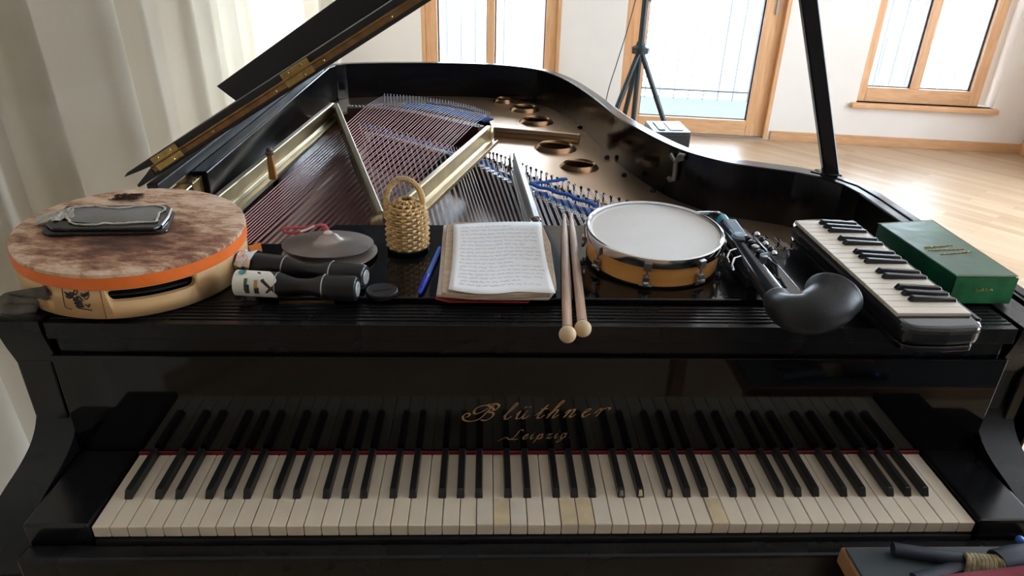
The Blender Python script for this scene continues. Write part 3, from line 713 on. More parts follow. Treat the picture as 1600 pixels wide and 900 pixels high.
# white and black keys
pitch = 1.225/52
aged = {23: 'ivory2', 22: 'ivory3', 27: 'ivory2', 28: 'ivory2', 36: 'ivory2', 24: 'ivory3', 29: 'ivory3'}
for i in range(52):
    x0 = -.6125+i*pitch
    dz = random.uniform(-.0003, .0003)
    kb = MB().box(x0+.0005, x0+pitch-.0005, 0, .1460, .7095, .7275+dz)
    kb.build('white_key', M['ivory'], P, bevel=.0011)
    kt = MB().box(x0+.0004, x0+pitch-.0004, -.0015, .1462, .7277+dz, .7300+dz); kt.build('white_key', M[aged.get(i, 'ivory')], P, bevel=.0008) if False else None
    if i in aged:
        MB().box(x0+.0008, x0+pitch-.0008, .0006, .0495, .7270+dz, .7281+dz).build('key_cover', M[aged[i]], P)
names = 'ABCDEFG'
bi = 0
for i in range(51):
    n = names[i % 7]; nx = names[(i+1) % 7]
    if (n, nx) in (('B', 'C'), ('E', 'F')): continue
    off = {'C': -.0022, 'D': .0022, 'F': -.0028, 'G': 0, 'A': .0028}.get(n, 0)
    xc = -.6125+(i+1)*pitch+off; w0, w1 = .0058, .0046
    yA, yB, z0, z1 = .0505, .1460, .7277, .7405
    k = MB().hexa([(xc-w0, yA, z0), (xc+w0, yA, z0), (xc+w0, yB, z0), (xc-w0, yB, z0), (xc-w1, yA+.006, z1), (xc+w1, yA+.006, z1), (xc+w1, yB, z1), (xc-w1, yB, z1)])
    k.build('black_key', M['ebony'], P, bevel=.0012)
    if i in (30, 31, 33):
        MB().hexa([(xc-.003, yA+.0004, z0+.003), (xc+.003, yA+.0004, z0+.003), (xc+.003, yA+.003, z0+.003), (xc-.003, yA+.003, z0+.003), (xc-.002, yA+.0048, z1-.002), (xc+.002, yA+.0048, z1-.002), (xc+.002, yA+.007, z1-.002), (xc-.002, yA+.007, z1-.002)]).build('worn_tip', M['ivory2' if i == 31 else 'ebworn'], P)
# lettering: pen strokes with a slanted broad nib
GL = {
 'B': [[(.95,.62),(.75,.80),(.42,.92),(.05,.80),(-.05,.55),(.10,.40),(.35,.52),(.62,.74),(.85,.95)], [(.85,.95),(.68,.60),(.45,.15),(.20,-.02),(-.10,-.05),(-.38,.05),(-.50,.28),(-.38,.45),(-.22,.42),(-.20,.28),(-.32,.22)],
       [(.50,.95),(.90,1.0),(1.12,.85),(1.02,.62),(.72,.50),(.98,.42),(1.0,.18),(.75,-.02),(.50,.02)]],
 'l': [[(0,.20),(.25,.55),(.42,.90),(.36,1.0),(.26,.80),(.10,.30),(.12,.03),(.24,.02),(.40,.18)]],
 'u': [[(0,.28),(.12,.50),(.08,.25),(.06,.06),(.16,0),(.32,.12),(.46,.50)], [(.46,.50),(.38,.20),(.40,.02),(.50,.02),(.64,.18)], [(.27,.69),(.30,.75),(.33,.71)], [(.48,.69),(.51,.75),(.54,.71)]],
 't': [[(0,.20),(.22,.50),(.38,.82)], [(.38,.82),(.24,.45),(.14,.12),(.20,0),(.32,.04),(.44,.18)], [(.14,.56),(.46,.58)]],
 'h': [[(0,.20),(.28,.60),(.46,.95),(.40,1.05),(.30,.85),(.14,.35),(.02,0)], [(.08,.18),(.26,.46),(.38,.48),(.38,.34),(.30,.08),(.38,0),(.54,.18)]],
 'n': [[(0,.28),(.14,.48),(.16,.40),(.04,0)], [(.08,.15),(.28,.46),(.40,.48),(.40,.34),(.32,.08),(.40,0),(.56,.18)]],
 'e': [[(0,.18),(.20,.30),(.32,.42),(.28,.50),(.16,.44),(.06,.22),(.10,.03),(.22,0),(.42,.18)]],
 'r': [[(0,.20),(.16,.50),(.20,.42),(.34,.46)], [(.30,.46),(.20,.20),(.14,0)], [(.34,.44),(.50,.52),(.66,.48),(.60,.38)]],
 'L': [[(.75,.85),(.62,1.0),(.45,.90),(.38,.60),(.20,.15),(-.05,0),(-.35,.22),(-.60,.16),(-.95,-.10)], [(-.05,.02),(.10,.10),(.35,-.02),(.60,.08)]],
 'i': [[(0,.20),(.14,.50),(.08,.20),(.10,.03),(.20,0),(.34,.18)], [(.20,.68),(.23,.70)]],
 'p': [[(0,.20),(.16,.50),(.10,.20),(-.06,-.40)], [(.10,.22),(.26,.46),(.38,.46),(.38,.20),(.24,0),(.10,.06)], [(.24,0),(.40,.02),(.52,.18)]],
 'z': [[(0,.34),(.10,.48),(.30,.42),(.36,.48),(.06,.02),(.22,.08),(.32,-.02),(.46,.14)]],
 'g': [[(.36,.42),(.22,.50),(.06,.34),(.06,.06),(.20,.02),(.34,.22),(.40,.48)], [(.40,.48),(.26,0),(.08,-.36),(-.10,-.38),(-.06,-.20),(.24,0),(.50,.18)]],
 '.': [[(0,.02),(.03,.04)]]}
def letters(text, adv, p0, p1, h, ylet, name, parent, m, nib=.0011):
    """text written from p0 to p1 on a vertical face y = ylet; each letter one mesh"""
    tot = sum(adv); L_ = (p1-p0); x = 0
    sx = L_.length/tot; ux = L_.normalized()
    for ch, a_ in zip(text, adv):
        mb = MB(); o_ = p0+ux*(x*sx)
        for stv in GL[ch]:
            c = catmull([(u, v, 0) for u, v in stv], 8)
            pts = [o_+ux*((q.x+q.y*.35)*h)+Vector((0, 0, q.y*h)) for q in c]
            nb_ = ux*nib+Vector((0, 0, nib*.45)); th = Vector((.18*nib, 0, -.18*nib))
            rows = [[Vector((q.x, ylet, q.z))+(nb_ if s_ > 0 else -nb_)+(th*0) for q in pts] for s_ in (1, -1)]
            mb.strip(rows)
            # hairline so that strokes along the nib stay visible
            mb.tube([Vector((q.x, ylet, q.z)) for q in pts], nib*.28, 5)
        mb.build(name, m, parent, thick=.0002); x += a_
fb = bpy.data.objects['fallboard']
a = py(736, 657, .1497); b = py(950, 650, .1497)
letters('Bluthner', [1.05, .42, .66, .42, .56, .58, .44, .5], a, b, .0300, .1497, 'lettering', fb, M['gilt'], .0017)
a = py(797, 687, .1497); b = py(893, 684, .1497)
letters('Leipzig.', [.62, .38, .34, .5, .42, .32, .48, .14], a, b, .0190, .1497, 'lettering', fb, M['gilt'], .0010)

# lid: main panel with the front flap folded back on it
LY = .635
la = py(215, 291, LY); lang = radians(31.4)
ld_ = Vector((cos(lang), 0, sin(lang))); ln_ = Vector((-sin(lang), 0, cos(lang)))
def LP(u, y, w): return Vector((la.x, y, la.z)) + ld_*u + ln_*w
Lw = 1.62
outl = [(u_, y_) for u_, y_ in [(0, LY), (Lw, LY), (Lw, .84), (1.50, .93), (1.36, 1.02), (1.26, 1.2), (1.20, 1.5), (1.14, 1.8), (1.06, 2.1), (.92, 2.3), (.72, 2.4), (.4, 2.42), (.0, 2.36)]]
def lid_slab(poly, w0, w1, name, m, bev=.003):
    n = len(poly); mb = MB(); vs = [LP(u, y, w0) for u, y in poly]+[LP(u, y, w1) for u, y in poly]
    mb.add(vs, [list(range(n))[::-1], list(range(n, 2*n))]+[(i, (i+1) % n, n+(i+1) % n, n+i) for i in range(n)])
    return mb.build(name, m, P, bevel=bev)
lid = MB()
n = len(outl); vs = [LP(u, y, 0) for u, y in outl]+[LP(u, y, .015) for u, y in outl]
outl[0] = (.045, LY)
ltap = lid_slab(outl, -.004, .015, 'lid', M['lidmat'])
lt_ = MB(); lt_.add([LP(u, y, w) for y in (LY, LY+.05) for u, w in ((0, -.003), (.012, -.004), (.046, -.004), (.046, .015), (.03, .010), (0, .002))], [(0,1,2,3,4,5), (11,10,9,8,7,6)]+[(i, (i+1) % 6, 6+(i+1) % 6, 6+i) for i in range(6)]); lt_.build('lid_tip', M['lidmat'], P, bevel=.001)
# edge moulding whose ends taper to a point at the spine
def taper(u0, w0, w1, y0, y1, name, m):
    mb = MB(); prof = [(u0, w0+(w1-w0)*.75), (u0+.012, w1), (Lw, w1), (Lw, w0), (u0+.075, w0), (u0+.035, w0+(w1-w0)*.35)]
    vs = [LP(u, y0, w) for u, w in prof]+[LP(u, y1, w) for u, w in prof]; k = len(prof)
    mb.add(vs, [list(range(k)), list(range(k, 2*k))[::-1]]+[(i, (i+1) % k, k+(i+1) % k, k+i) for i in range(k)])
    return mb.build(name, m, P, bevel=.0015)
lidp = MB()
taper(-.012, .0155, .031, LY+.002, LY+.40, 'lid_flap', M['lidmat'])
hz = MB(); hz.tube([LP(.05, LY-.001, .0155), LP(Lw, LY-.001, .0155)], .0028, 8); 
hz.hexa([LP(.05, LY-.0015, .004), LP(Lw, LY-.0015, .004), LP(Lw, LY, .004), LP(.05, LY, .004), LP(.05, LY-.0015, .0145), LP(Lw, LY-.0015, .0145), LP(Lw, LY, .0145), LP(.05, LY, .0145)])
hz.build('long_hinge', M['brassd'], P)
for u0 in (.06, .375):
    h_ = MB(); h_.hexa([LP(u0, LY-.003, .001), LP(u0+.062, LY-.003, .001), LP(u0+.062, LY, .001), LP(u0, LY, .001), LP(u0, LY-.003, .029), LP(u0+.062, LY-.003, .029), LP(u0+.062, LY, .029), LP(u0, LY, .029)])
    hp = h_.build('hinge_plate', M['brass'], P, bevel=.0012)
    for uu, ww in ((.015, .024), (.045, .024), (.040, .006)):
        MB().lathe([(.0032, 0), (.0025, .001), (1e-5, .0012)], frame_to(LP(u0+uu, LY-.003, ww), (0, -1, 0)), 10).build('screw', M['brass'], hp)
for k in range(9):
    MB().lathe([(.003, 0), (.002, .001), (1e-5, .0012)], frame_to(LP(.20+.13*k+.02*(k % 2), LY-.0016, .009), (0, -1, 0)), 10).build('screw', M['brass'], P)
# thick black board riding on the folded lid
bA = py(375, 161, 1.02); 
def BP(x, y, Y): return py(x, y, Y)
q = [py(376, 164, 1.02), py(660, -22, 1.02), py(580, -40, 1.02), py(338, 135, 1.02)]
bd = MB(); bd.hexa([q[0], q[1], q[1]+Vector((0, .42, 0)), q[0]+Vector((0, .42, 0)), q[3], q[2], q[2]+Vector((0, .42, 0)), q[3]+Vector((0, .42, 0))]); bd.build('lid_panel', M['lidmat'], P, bevel=.002)

# lid prop
pb = Vector((.762, .885, ZR-.05)); pt = Vector((.762-.37*.80, .90, ZR+.775))
_d = (pt-pb).normalized(); X = frame_to(pb, _d, (1, 0, 0))
pr = MB().box(-.018, .018, -.009, .009, 0, (pt-pb).length, X).build('lid_prop', M['lac'], P, bevel=.003)
MB().box(-.03, .02, -.03, .02, ZR-.12, ZR+.002, Matrix.Translation((.745, .895, 0))).build('prop_socket', M['lac2'], P, bevel=.004)
# gilded block at the front of the spine, with rods
c = px(290, 268, .955)
MB().box(-.758, -.722, .768, .823, .900, .952).build('spine_bracket', M['brass'], P, bevel=.002)
MB().box(-.762, -.712, .165, .825, .62, .885).build('spine_front', M['lac'], P, bevel=.003)
MB().box(-.768, -.745, .66, 2.25, ZR+.0005, .986).build('lid_spine_strip', M['lidmat'], P, bevel=.002)
for k in range(2):
    MB().tube([(-.755+k*.028, .68, .946), (-.755+k*.028, .768, .946)], .0035, 8).build('bracket_rod', M['chrome'], P, smooth=True)
    MB().lathe([(.0045, 0), (.0045, .002), (.003, .0025), (1e-5, .0025)], frame_to((-.728, .780+k*.02, .952), (0, 0, 1)), 10).build('screw', M['chrome'], P, smooth=True)
# legs and lyre under the case
MB().box(-.758, -.715, .60, .768, .886, .925).build('spine_block', M['lac2'], P, bevel=.004)
for (x, y) in ((-.66, .28), (.66, .28), (-.25, 2.05)):
    MB().lathe([(.045, 0), (.05, .03), (.035, .05), (.04, .10), (.065, .30), (.075, .48), (.055, .52), (.075, .56), (.085, .62)], Matrix.Translation((x, y, 0)), 24).build('leg', M['lac'], P, smooth=True)
ly = MB(); ly.box(-.13, .13, .25, .31, .06, .11); ly.box(-.10, -.07, .26, .30, .11, .59); ly.box(.07, .10, .26, .30, .11, .59); ly.build('pedal_lyre', M['lac'], P, bevel=.004)
MB().box(-.70, .72, .17, .62, .58, .64).build('case_bottom', M['dark'], P)

# ---------------------------------------------------------------- frame drum
def tilted(c, n): return frame_to(c, n, (1, 0, 0))
DR, DH = .1605, .071
dn = Vector((.043, -.030, 1)).normalized()
dtop = Vector((-.626, .309, 1.040))
DX = tilted(dtop-dn*DH, dn)      # local z from the lower edge up
drum = thing('frame_drum', 'large round frame drum with mottled brown hide, orange tape and pale wooden hoop', 'drum', tuple(dtop-dn*DH))
N = 96
shell = MB().lathe([(DR-.008, 0), (DR, 0), (DR, DH-.002), (DR-.008, DH-.002), (DR-.008, 0)], DX, N, False).build('hoop', M['ply'], drum, smooth=True)
def on_drum(x, y, r=DR):
    C = Vector((CX, CY, CZ)); Xi = DX.inverted(); d_ = AR*((x-800)/FPX)+AU*((450-y)/FPX)+AF
    o_ = Xi @ C; dd = Xi.to_3x3() @ d_
    a = dd.x**2+dd.y**2; b = 2*(o_.x*dd.x+o_.y*dd.y); c = o_.x**2+o_.y**2-r*r; t = (-b-math.sqrt(max(b*b-4*a*c, 0)))/(2*a)
    p = o_+dd*t; return math.atan2(p.y, p.x), p.z
def cyl(a, z, r=DR): return DX @ Vector((r*cos(a), r*sin(a), z))
# grip slot cut through the hoop
a0, z0_ = on_drum(177, 463); a1, z1_ = on_drum(296, 441)
sl = MB(); K = 20
ring = []
for i in range(K): # stadium outline in (angle, z)
    t = i/K
    if t < .5: u = t/.5; ring.append((a1, z1_, -pi/2+pi*u))
    else: u = (t-.5)/.5; ring.append((a0, z0_, pi/2+pi*u))
hr = .0088
def st_pt(aa, zz, q, r): 
    return cyl(aa+hr*cos(q)/DR*1.0, zz+hr*sin(q), r)
# densify between the two ends
out_ = []
for i in range(11): out_.append((a1, z1_, -pi/2+pi*i/10))
for i in range(1, 12): out_.append((a1+(a0-a1)*i/12, z1_+(z0_-z1_)*i/12, pi/2))
for i in range(11): out_.append((a0, z0_, pi/2+pi*i/10))
for i in range(1, 12): out_.append((a0+(a1-a0)*i/12, z0_+(z1_-z0_)*i/12, -pi/2))
vs = [st_pt(*q_, DR+.02) for q_ in out_]+[st_pt(*q_, DR-.03) for q_ in out_]; k = len(out_)
mbc = MB(); mbc.add(vs, [list(range(k)), list(range(k, 2*k))[::-1]]+[(i, (i+1) % k, k+(i+1) % k, k+i) for i in range(k)])
cutter = mbc.build('cutter', M['dark']); 
cutter.location = Vector((0, 0, 0))
shell_cut = (shell, cutter)
# small round hole at the left for the strap
ah, zh = on_drum(76, 457)
c2 = MB().tube([cyl(ah, zh, DR+.03), cyl(ah, zh, DR-.03)], .006, 16).build('cutter', M['dark'])
drum_cutters = [cutter, c2]
skin = MB().lathe([(1e-5, DH+.0002), (DR*.5, DH), (DR-.004, DH), (DR+.001, DH-.002), (DR+.0014, DH-.008)], DX, N).build('drum_skin', M['hide'], drum, smooth=True)
# hide edge and orange tape
MB().lathe([(DR+.0008, DH-.0248), (DR+.0018, DH-.0248), (DR+.0022, DH-.0068), (DR+.0010, DH-.0068)], DX, N, False).build('orange_tape', M['tape'], drum, smooth=True)
MB().lathe([(1e-5, .0), (DR-.01, .0), (DR-.01, .003), (1e-5, .003)], DX @ Matrix.Translation((0, 0, .030)), 48).build('drum_inside_shade', M['dark'], drum)  # black disc added inside, painting the shade seen through the slot
# seam of the hoop
as_, zs_ = on_drum(160, 470); MB().hexa([cyl(as_+q_/DR, z_, r_) for z_ in (0, DH-.026) for q_, r_ in ((-.001, DR-.001), (.001, DR-.001), (.001, DR+.0012), (-.001, DR+.0005))]).build('hoop_seam', M['tableedge'], drum)
# ink stamp: two winged animal heads over a star-like body
def stamp(poly, m=M['ink'], r=DR+.0005):
    aa = [on_drum(x, y) for x, y in poly]; return [cyl(a_, z_, r) for a_, z_ in aa]
inkp = MB()
def ink_line(pts, w=.0008):
    q_ = [stamp([p_])[0] for p_ in pts]; inkp.tube(catmull(q_, 3), w, 4)
for pts, w in (([(97,448),(98,458),(100,470),(103,480),(113,483)], .0005), ([(138,447),(139,458)], .0005), ([(122,481),(134,483),(144,485)], .0009),
               ([(101,456),(106,459),(111,457),(115,460),(110,464),(103,462)], .0012), ([(103,459),(108,461),(112,460)], .0013), ([(126,458),(131,460),(137,457),(138,460),(131,463),(126,461)], .0012), ([(129,461),(134,460)], .0013),
               ([(116,448),(117,453),(115,458),(119,460),(121,454),(117,450)], .0010), ([(113,464),(118,466),(122,463),(126,466),(130,470)], .0012), ([(115,468),(121,470),(127,471)], .0019), ([(117,473),(123,475),(129,474)], .0019), ([(119,478),(125,479),(131,478)], .0015),
               ([(131,464),(135,468),(139,463),(139,458)], .0008), ([(133,475),(137,478),(141,475),(139,480)], .0009), ([(104,464),(108,466),(113,465)], .0008), ([(122,463),(121,470),(122,480)], .0014)):
    ink_line(pts, w)
inkp.build('ink_stamp', M['ink'], drum)
# tuft of dark hair near the far edge
c = DX @ Vector((.012, .128, DH+.001))
_Xi = DX.inverted(); _o = _Xi @ Vector((CX, CY, CZ)); _d = _Xi.to_3x3() @ (AR*((202-800)/FPX)+AU*((450-307)/FPX)+AF); c = DX @ (_o+_d*((DH+.001-_o.z)/_d.z))
tf = MB(); r2 = random.Random(3)
for i in range(260):
    p_ = c+Vector((r2.uniform(-.020, .020), r2.uniform(-.016, .016), 0)); tf.tube([p_, p_+Vector((r2.uniform(-.006, .006), -.006, .0018))], .0006, 3)
tf.build('hair_tuft', M['hidedark'], drum)
cut(shell, drum_cutters)

# phone-like flat case on the drum
ph = thing('phone', 'worn black phone with grey screen and crumpled torn film lying on the frame drum', 'phone', tuple(DX @ Vector((-.03, .01, DH))))
PT = DX @ Matrix.Translation((0, 0, DH+.0005))
def on_skin(x, y, h=0.):
    C = Vector((CX, CY, CZ)); Xi = PT.inverted(); d_ = AR*((x-800)/FPX)+AU*((450-y)/FPX)+AF
    o_ = Xi @ C; dd = Xi.to_3x3() @ d_; t = (h-o_.z)/dd.z; p = o_+dd*t; return p
def slab(pts, h0, h1, name, m, bev=.002, parent=ph, nseg=4):
    poly = [on_skin(x, y, h1) for x, y in pts]; poly = [(p.x, p.y) for p in poly]
    return MB().prism(poly, h0, h1, PT).build(name, m, parent, bevel=bev)
slab([(66, 353), (100, 330), (262, 322), (273, 330), (262, 358), (250, 361), (75, 364), (64, 361)], 0, .007, 'phone_shell', M['phone'], .003)
slab([(70, 348), (104, 321), (262, 319), (268, 324), (250, 352), (240, 356), (80, 357)], .0072, .0125, 'phone_back', M['phone'], .0025)
slab([(103, 335), (112, 325), (130, 322.5), (240, 322), (254, 325), (250, 331), (245, 337), (240, 344), (225, 346.5), (150, 349), (112, 346)], .0126, .0134, 'phone_screen', M['screen'], .0002)
edge = catmull([on_skin(x, y, .0142) for x, y in ((103, 335), (108, 326), (128, 323), (150, 322), (175, 325), (200, 324), (230, 321), (252, 322), (258, 327), (249, 332), (246, 340), (242, 346), (215, 347), (190, 349), (165, 349), (140, 351), (115, 349), (105, 342))], 5, True)
fl = MB(); fr_ = random.Random(9)
ep = [PT @ (p+Vector((fr_.uniform(-.0008, .0008), fr_.uniform(-.0008, .0008), fr_.uniform(-.0004, .0008)))) for p in edge]
fl.tube(ep+[ep[0]], .0011, 6, sx=1.8); fl.build('film_edge', M['film'], ph, smooth=True)
# crumpled film at the left end
cr = MB(); g = []
for i in range(9):
    row = []
    for j in range(7):
        x = 56+i*7.5; y = 352-3.6*i*.55-j*2.6+(i*.3)
        p = on_skin(x, y, .004+.010*min(1, i/4)); p.z += fr_.uniform(-.0018, .0022); row.append(PT @ p)
    g.append(row)
cr.strip(g); cr.build('crumpled_film', M['film'], ph, thick=.0006)
MB().tube([PT @ on_skin(268, 327, .011), PT @ on_skin(262, 340, .010), PT @ on_skin(252, 353, .009)], .0022, 8).build('metal_edge', M['chrome'], ph, smooth=True)

# grey felt wedge at the left end of the lid strip, tucked into the drum
fw = MB(); 
r0 = [px(-22, 488, .963), px(56, 488, .963)]; 
rows = []
for t, (pl_, pr_) in enumerate((((-30, 492), (55, 489)), ((-10, 474), (62, 478)), ((10, 459), (70, 468)), ((28, 446), (75, 462)), ((36, 440), (76, 455)))):
    zz = (.9665, .972, .983, .994, .998)[t]
    rows.append([px(pl_[0]+(pr_[0]-pl_[0])*k/6, pl_[1]+(pr_[1]-pl_[1])*k/6, zz)+Vector((0, 0, .0015*sin(k*1.3+t))) for k in range(7)])
rows[-1] = [cyl(ah, zh, DR+.0015)+Vector((0, 0, .010-.0033*k)) for k in range(7)]; rows[-2] = [a_.lerp(b_, .6) for a_, b_ in zip(rows[-3], rows[-1])]
fw.strip(rows); o = fw.build('felt_wedge', M['greyfelt'], smooth=True, thick=.004)
tag(o, 'crumpled grey felt strip tucked into the side of the large frame drum', 'felt strip')

# ---------------------------------------------------------------- hand cymbals
def plate(c, n, R, name, label, m, strap=False):
    e = thing(name, label, 'cymbal', tuple(c), group='pair of hand cymbals'); X = tilted(c, n)
    MB().lathe([(1e-5, .016), (.008, .0155), (.016, .012), (.021, .006), (.026, .0035), (R*.6, .002), (R, -.002), (R, -.0035), (R*.6, .0), (.026, .0018), (.020, .0045), (.015, .0105), (.007, .0135), (1e-5, .014)], X, 56).build('plate', m, e, smooth=True)
    return e, X
n_c = Vector((.02, .10, 1)).normalized()
c1_, X1 = plate(Vector((-.344, .367, .9745)), Vector((0.0, .05, 1)), .0780, 'hand_cymbal', 'lower bronze hand cymbal with pale rim, under the strapped one', M['cymbal2'])
c2_, X2 = plate(Vector((-.347, .374, .9870)), Vector((.02, .10, 1)), .0745, 'hand_cymbal', 'upper grey-brown hand cymbal with red and white strap, beside the wicker shaker', M['cymbal'])
def ribbon(pts, w, name, m, parent, nrm=(0,0,1), th=.0014):
    c = catmull(pts, 8); rows = [[], []]
    for i, p in enumerate(c):
        t = (c[min(i+1, len(c)-1)]-c[max(i-1, 0)]).normalized(); s_ = t.cross(Vector(nrm)).normalized()*w/2
        rows[0].append(p+s_); rows[1].append(p-s_)
    return MB().strip(rows).build(name, m, parent, smooth=True, thick=th)
tp = X2 @ Vector((0, 0, .016))
pz = [tp, px(505, 352, 1.004), px(492, 353, 1.006), px(478, 360, 1.000), px(462, 364, .996), px(448, 363, .996), px(442, 361, .999), px(446, 357, 1.003), px(460, 356, 1.003), px(476, 356, 1.003), px(488, 353, 1.004)]
ribbon(pz[:6], .010, 'strap', M['redrib'], c2_); ribbon([p+Vector((0, -.001, .001)) for p in pz[5:]], .008, 'strap', M['redrib'], c2_)
ribbon([p+Vector((0, -.003, .0016)) for p in (px(470, 362, 1.0), px(480, 359, 1.002), px(492, 353.5, 1.007))], .007, 'strap_lining', M['whiterib'], c2_)
MB().ball(tp, .007, 10, (1, 1, .5)).build('strap_knot', M['whiterib'], c2_, smooth=True)

# ---------------------------------------------------------------- orange tag
p4 = [px(388, 384, .975), px(407, 379, .975), px(410, 392, .968), px(392, 396, .968)]
o = MB().add(p4, [(0, 1, 2, 3)]).build('paper_tag', M['orangepaper'], thick=.0006); tag(o, 'small orange paper tag behind the black hand shakers beside the drum', 'tag')

# ---------------------------------------------------------------- black dumbbell hand shakers
def shaker(name, label, A, B, R, white, foil):
    A = Vector(A); B = Vector(B); L_ = (B-A).length; e = thing(name, label, 'shaker', tuple(A.lerp(B, .5)-Vector((0, 0, R))), group='black hand shakers'); X = frame_to(A, B-A, (0, 0, 1))
    k = R
    MB().lathe([(k*.80, 0), (k, .003), (k, L_*.34), (k*.98, L_*.36), (k*.66, L_*.47), (k*.60, L_*.50), (k*.62, L_*.60), (k*.70, L_*.64), (k*.96, L_*.72), (k, L_*.74), (k, L_-.004), (k*.92, L_)], X, 36).build('shaker_body', M['blackpl'], e, smooth=True)
    for q_ in (.345, .73): MB().lathe([(k*1.0, L_*q_), (k*1.025, L_*q_+.001), (k*1.0, L_*q_+.002)], X, 36, False).build('ridge_ring', M['nickel'], e, smooth=True)
    MB().lathe([(k*.92, L_), (k*.80, L_+.0015), (k*.62, L_+.0015)], X, 32).build('end_rim', M['mblack'], e, smooth=True)
    MB().lathe([(1e-5, L_+.0024), (k*.55, L_+.0024), (k*.62, L_+.001)], X, 32).build('end_badge', M['silvbadge'], e, smooth=True)
    if white:
        # white wrap label with torn edge facing the keyboard
        rows = []
        for i in range(25):
            q_ = -2.4+3.9*i/24; row = []
            ze = L_*.345+(.010*sin(i*.35) if i > 10 else 0)
            for j in range(7): 
                z = .002+(ze-.002)*j/6; row.append(X @ Vector((k*1.012*cos(q_+WA), k*1.012*sin(q_+WA), z)))
            rows.append(row)
        MB().strip(rows).build('paper_label', M['label'], e, smooth=True)
        def lp(q_, z, r_=1.02): return X @ Vector((k*r_*cos(q_+WA), k*r_*sin(q_+WA), z))
        def patch(q0, z0, q1, z1, name, m):
            rows = [[lp(q0+(q1-q0)*a_/4, z0+(z1-z0)*b_/2) for b_ in range(3)] for a_ in range(5)]; MB().strip(rows).build(name, m, e, smooth=True)
        cp = [(QT+.32*cos(t*pi/8), .018+.0060*sin(t*pi/8)) for t in range(16)]
        MB().add([lp(*c_) for c_ in cp], [list(range(16))]).build('print_dot', M['teal'], e)
        patch(QT-1.35, .027, QT-.55, .033, 'print_block', M['olive']); patch(QT-1.55, .033, QT-1.05, .042, 'print_block', M['ink']); patch(QT-.75, .042, QT-1.25, .049, 'print_block', M['ochre']); patch(QT-1.2, .043, QT-1.6, .050, 'print_block', M['ink'])
        poly = [(QT+.1, .044), (QT+.15, .049), (QT-.55, .058), (QT-.95, .072), (QT-1.45, .062), (QT-1.35, .059), (QT-.95, .066), (QT-.65, .055)]
        MB().add([lp(*c_) for c_ in poly], [[0, 1, 2, 7], [2, 3, 6, 7], [3, 4, 5, 6]]).build('print_arrow', M['ink'], e)
    if foil:
        rows = []; rr = random.Random(4)
        for i in range(7):
            rw = [X @ Vector((k*(1.06+rr.uniform(-.08, .22))*(1-.02*i)*cos(j*2*pi/14), k*(1.06+rr.uniform(-.08, .22))*(1-.02*i)*sin(j*2*pi/14), .020-i*.0045+rr.uniform(-.002, .002))) for j in range(14)]
            rows.append(rw+[rw[0]])
        MB().strip(rows).build('foil_wrap', M['silverfoil'], e, thick=.0004)
    return e
WA = 0.; QT = 0.
# orientation of the wrap: find the angle on the tube that faces up towards the viewer
def face_angle(A, B):
    X = frame_to(Vector(A), Vector(B)-Vector(A), (0, 0, 1)); v = X.to_3x3().inverted() @ Vector((0.25, -.62, .75)); return math.atan2(v.y, v.x)
SA, SB = (-.450, .222, .9860), (-.272, .205, .9860)
WA = face_angle(SA, SB); QT = .75
# decide which sense of angle is 'up'
Xt = frame_to(Vector(SA), Vector(SB)-Vector(SA), (0, 0, 1))
UPS = 1 if (Xt.to_3x3() @ Vector((cos(WA+.5), sin(WA+.5), 0))).z > (Xt.to_3x3() @ Vector((cos(WA-.5), sin(WA-.5), 0))).z else -1
if UPS < 0: QT = -.75
shaker('hand_shaker', 'black waisted hand shaker with white paper label, nearest the keyboard', SA, SB, .0190, False, False)
e_front = [o for o in bpy.data.objects if o.name.startswith('hand_shaker')][0]
# paper label of the front shaker, built in the same tube frame
def label_on(e, A, B, k):
    A = Vector(A); B = Vector(B); L_ = (B-A).length; X = frame_to(A, B-A, (0, 0, 1)); s = UPS
    def lp(q_, z, r_=1.015): a_ = WA+s*q_; return X @ Vector((k*r_*cos(a_), k*r_*sin(a_), z))
    rows = [[lp(-1.7+2.9*i/24, .0015+(L_*.34+(.004*sin(i*.6) if i < 16 else -.002*(i-16)))*j/6) for j in range(7)] for i in range(25)]
    MB().strip(rows).build('paper_label', M['label'], e, smooth=True)
    def patch(q0, z0, q1, z1, name, m):
        MB().strip([[lp(q0+(q1-q0)*a_/4, z0+(z1-z0)*b_/2  , 1.065) for b_ in range(3)] for a_ in range(5)]).build(name, m, e, smooth=True)
    MB().add([lp(.55+.30*cos(t*pi/8), .0125+.0058*sin(t*pi/8)  , 1.065) for t in range(16)], [list(range(16))]).build('print_dot', M['teal'], e)
    patch(-.05, .019, -1.0, .024, 'print_block', M['olive']); patch(-.5, .020, -1.2, .027, 'print_block', M['ink'])
    patch(-.15, .034, -.75, .039, 'print_block', M['ochre']); patch(-.7, .034, -1.2, .041, 'print_block', M['ink'])
    poly = [(.62, .034), (.60, .039), (-.15, .049), (-.75, .062), (-1.15, .052), (-1.05, .050), (-.72, .0555), (-.25, .044)]
    MB().add([lp(*c_  , 1.065) for c_ in poly], [[0, 1, 2, 7], [2, 3, 6, 7], [3, 4, 5, 6]]).build('print_arrow', M['ink'], e)
label_on(e_front, SA, SB, .0190)
shaker('hand_shaker', 'black waisted hand shaker with crumpled silver foil end, behind the labelled one', (-.458, .289, .9862), (-.266, .245, .9860), .0190, False, True)
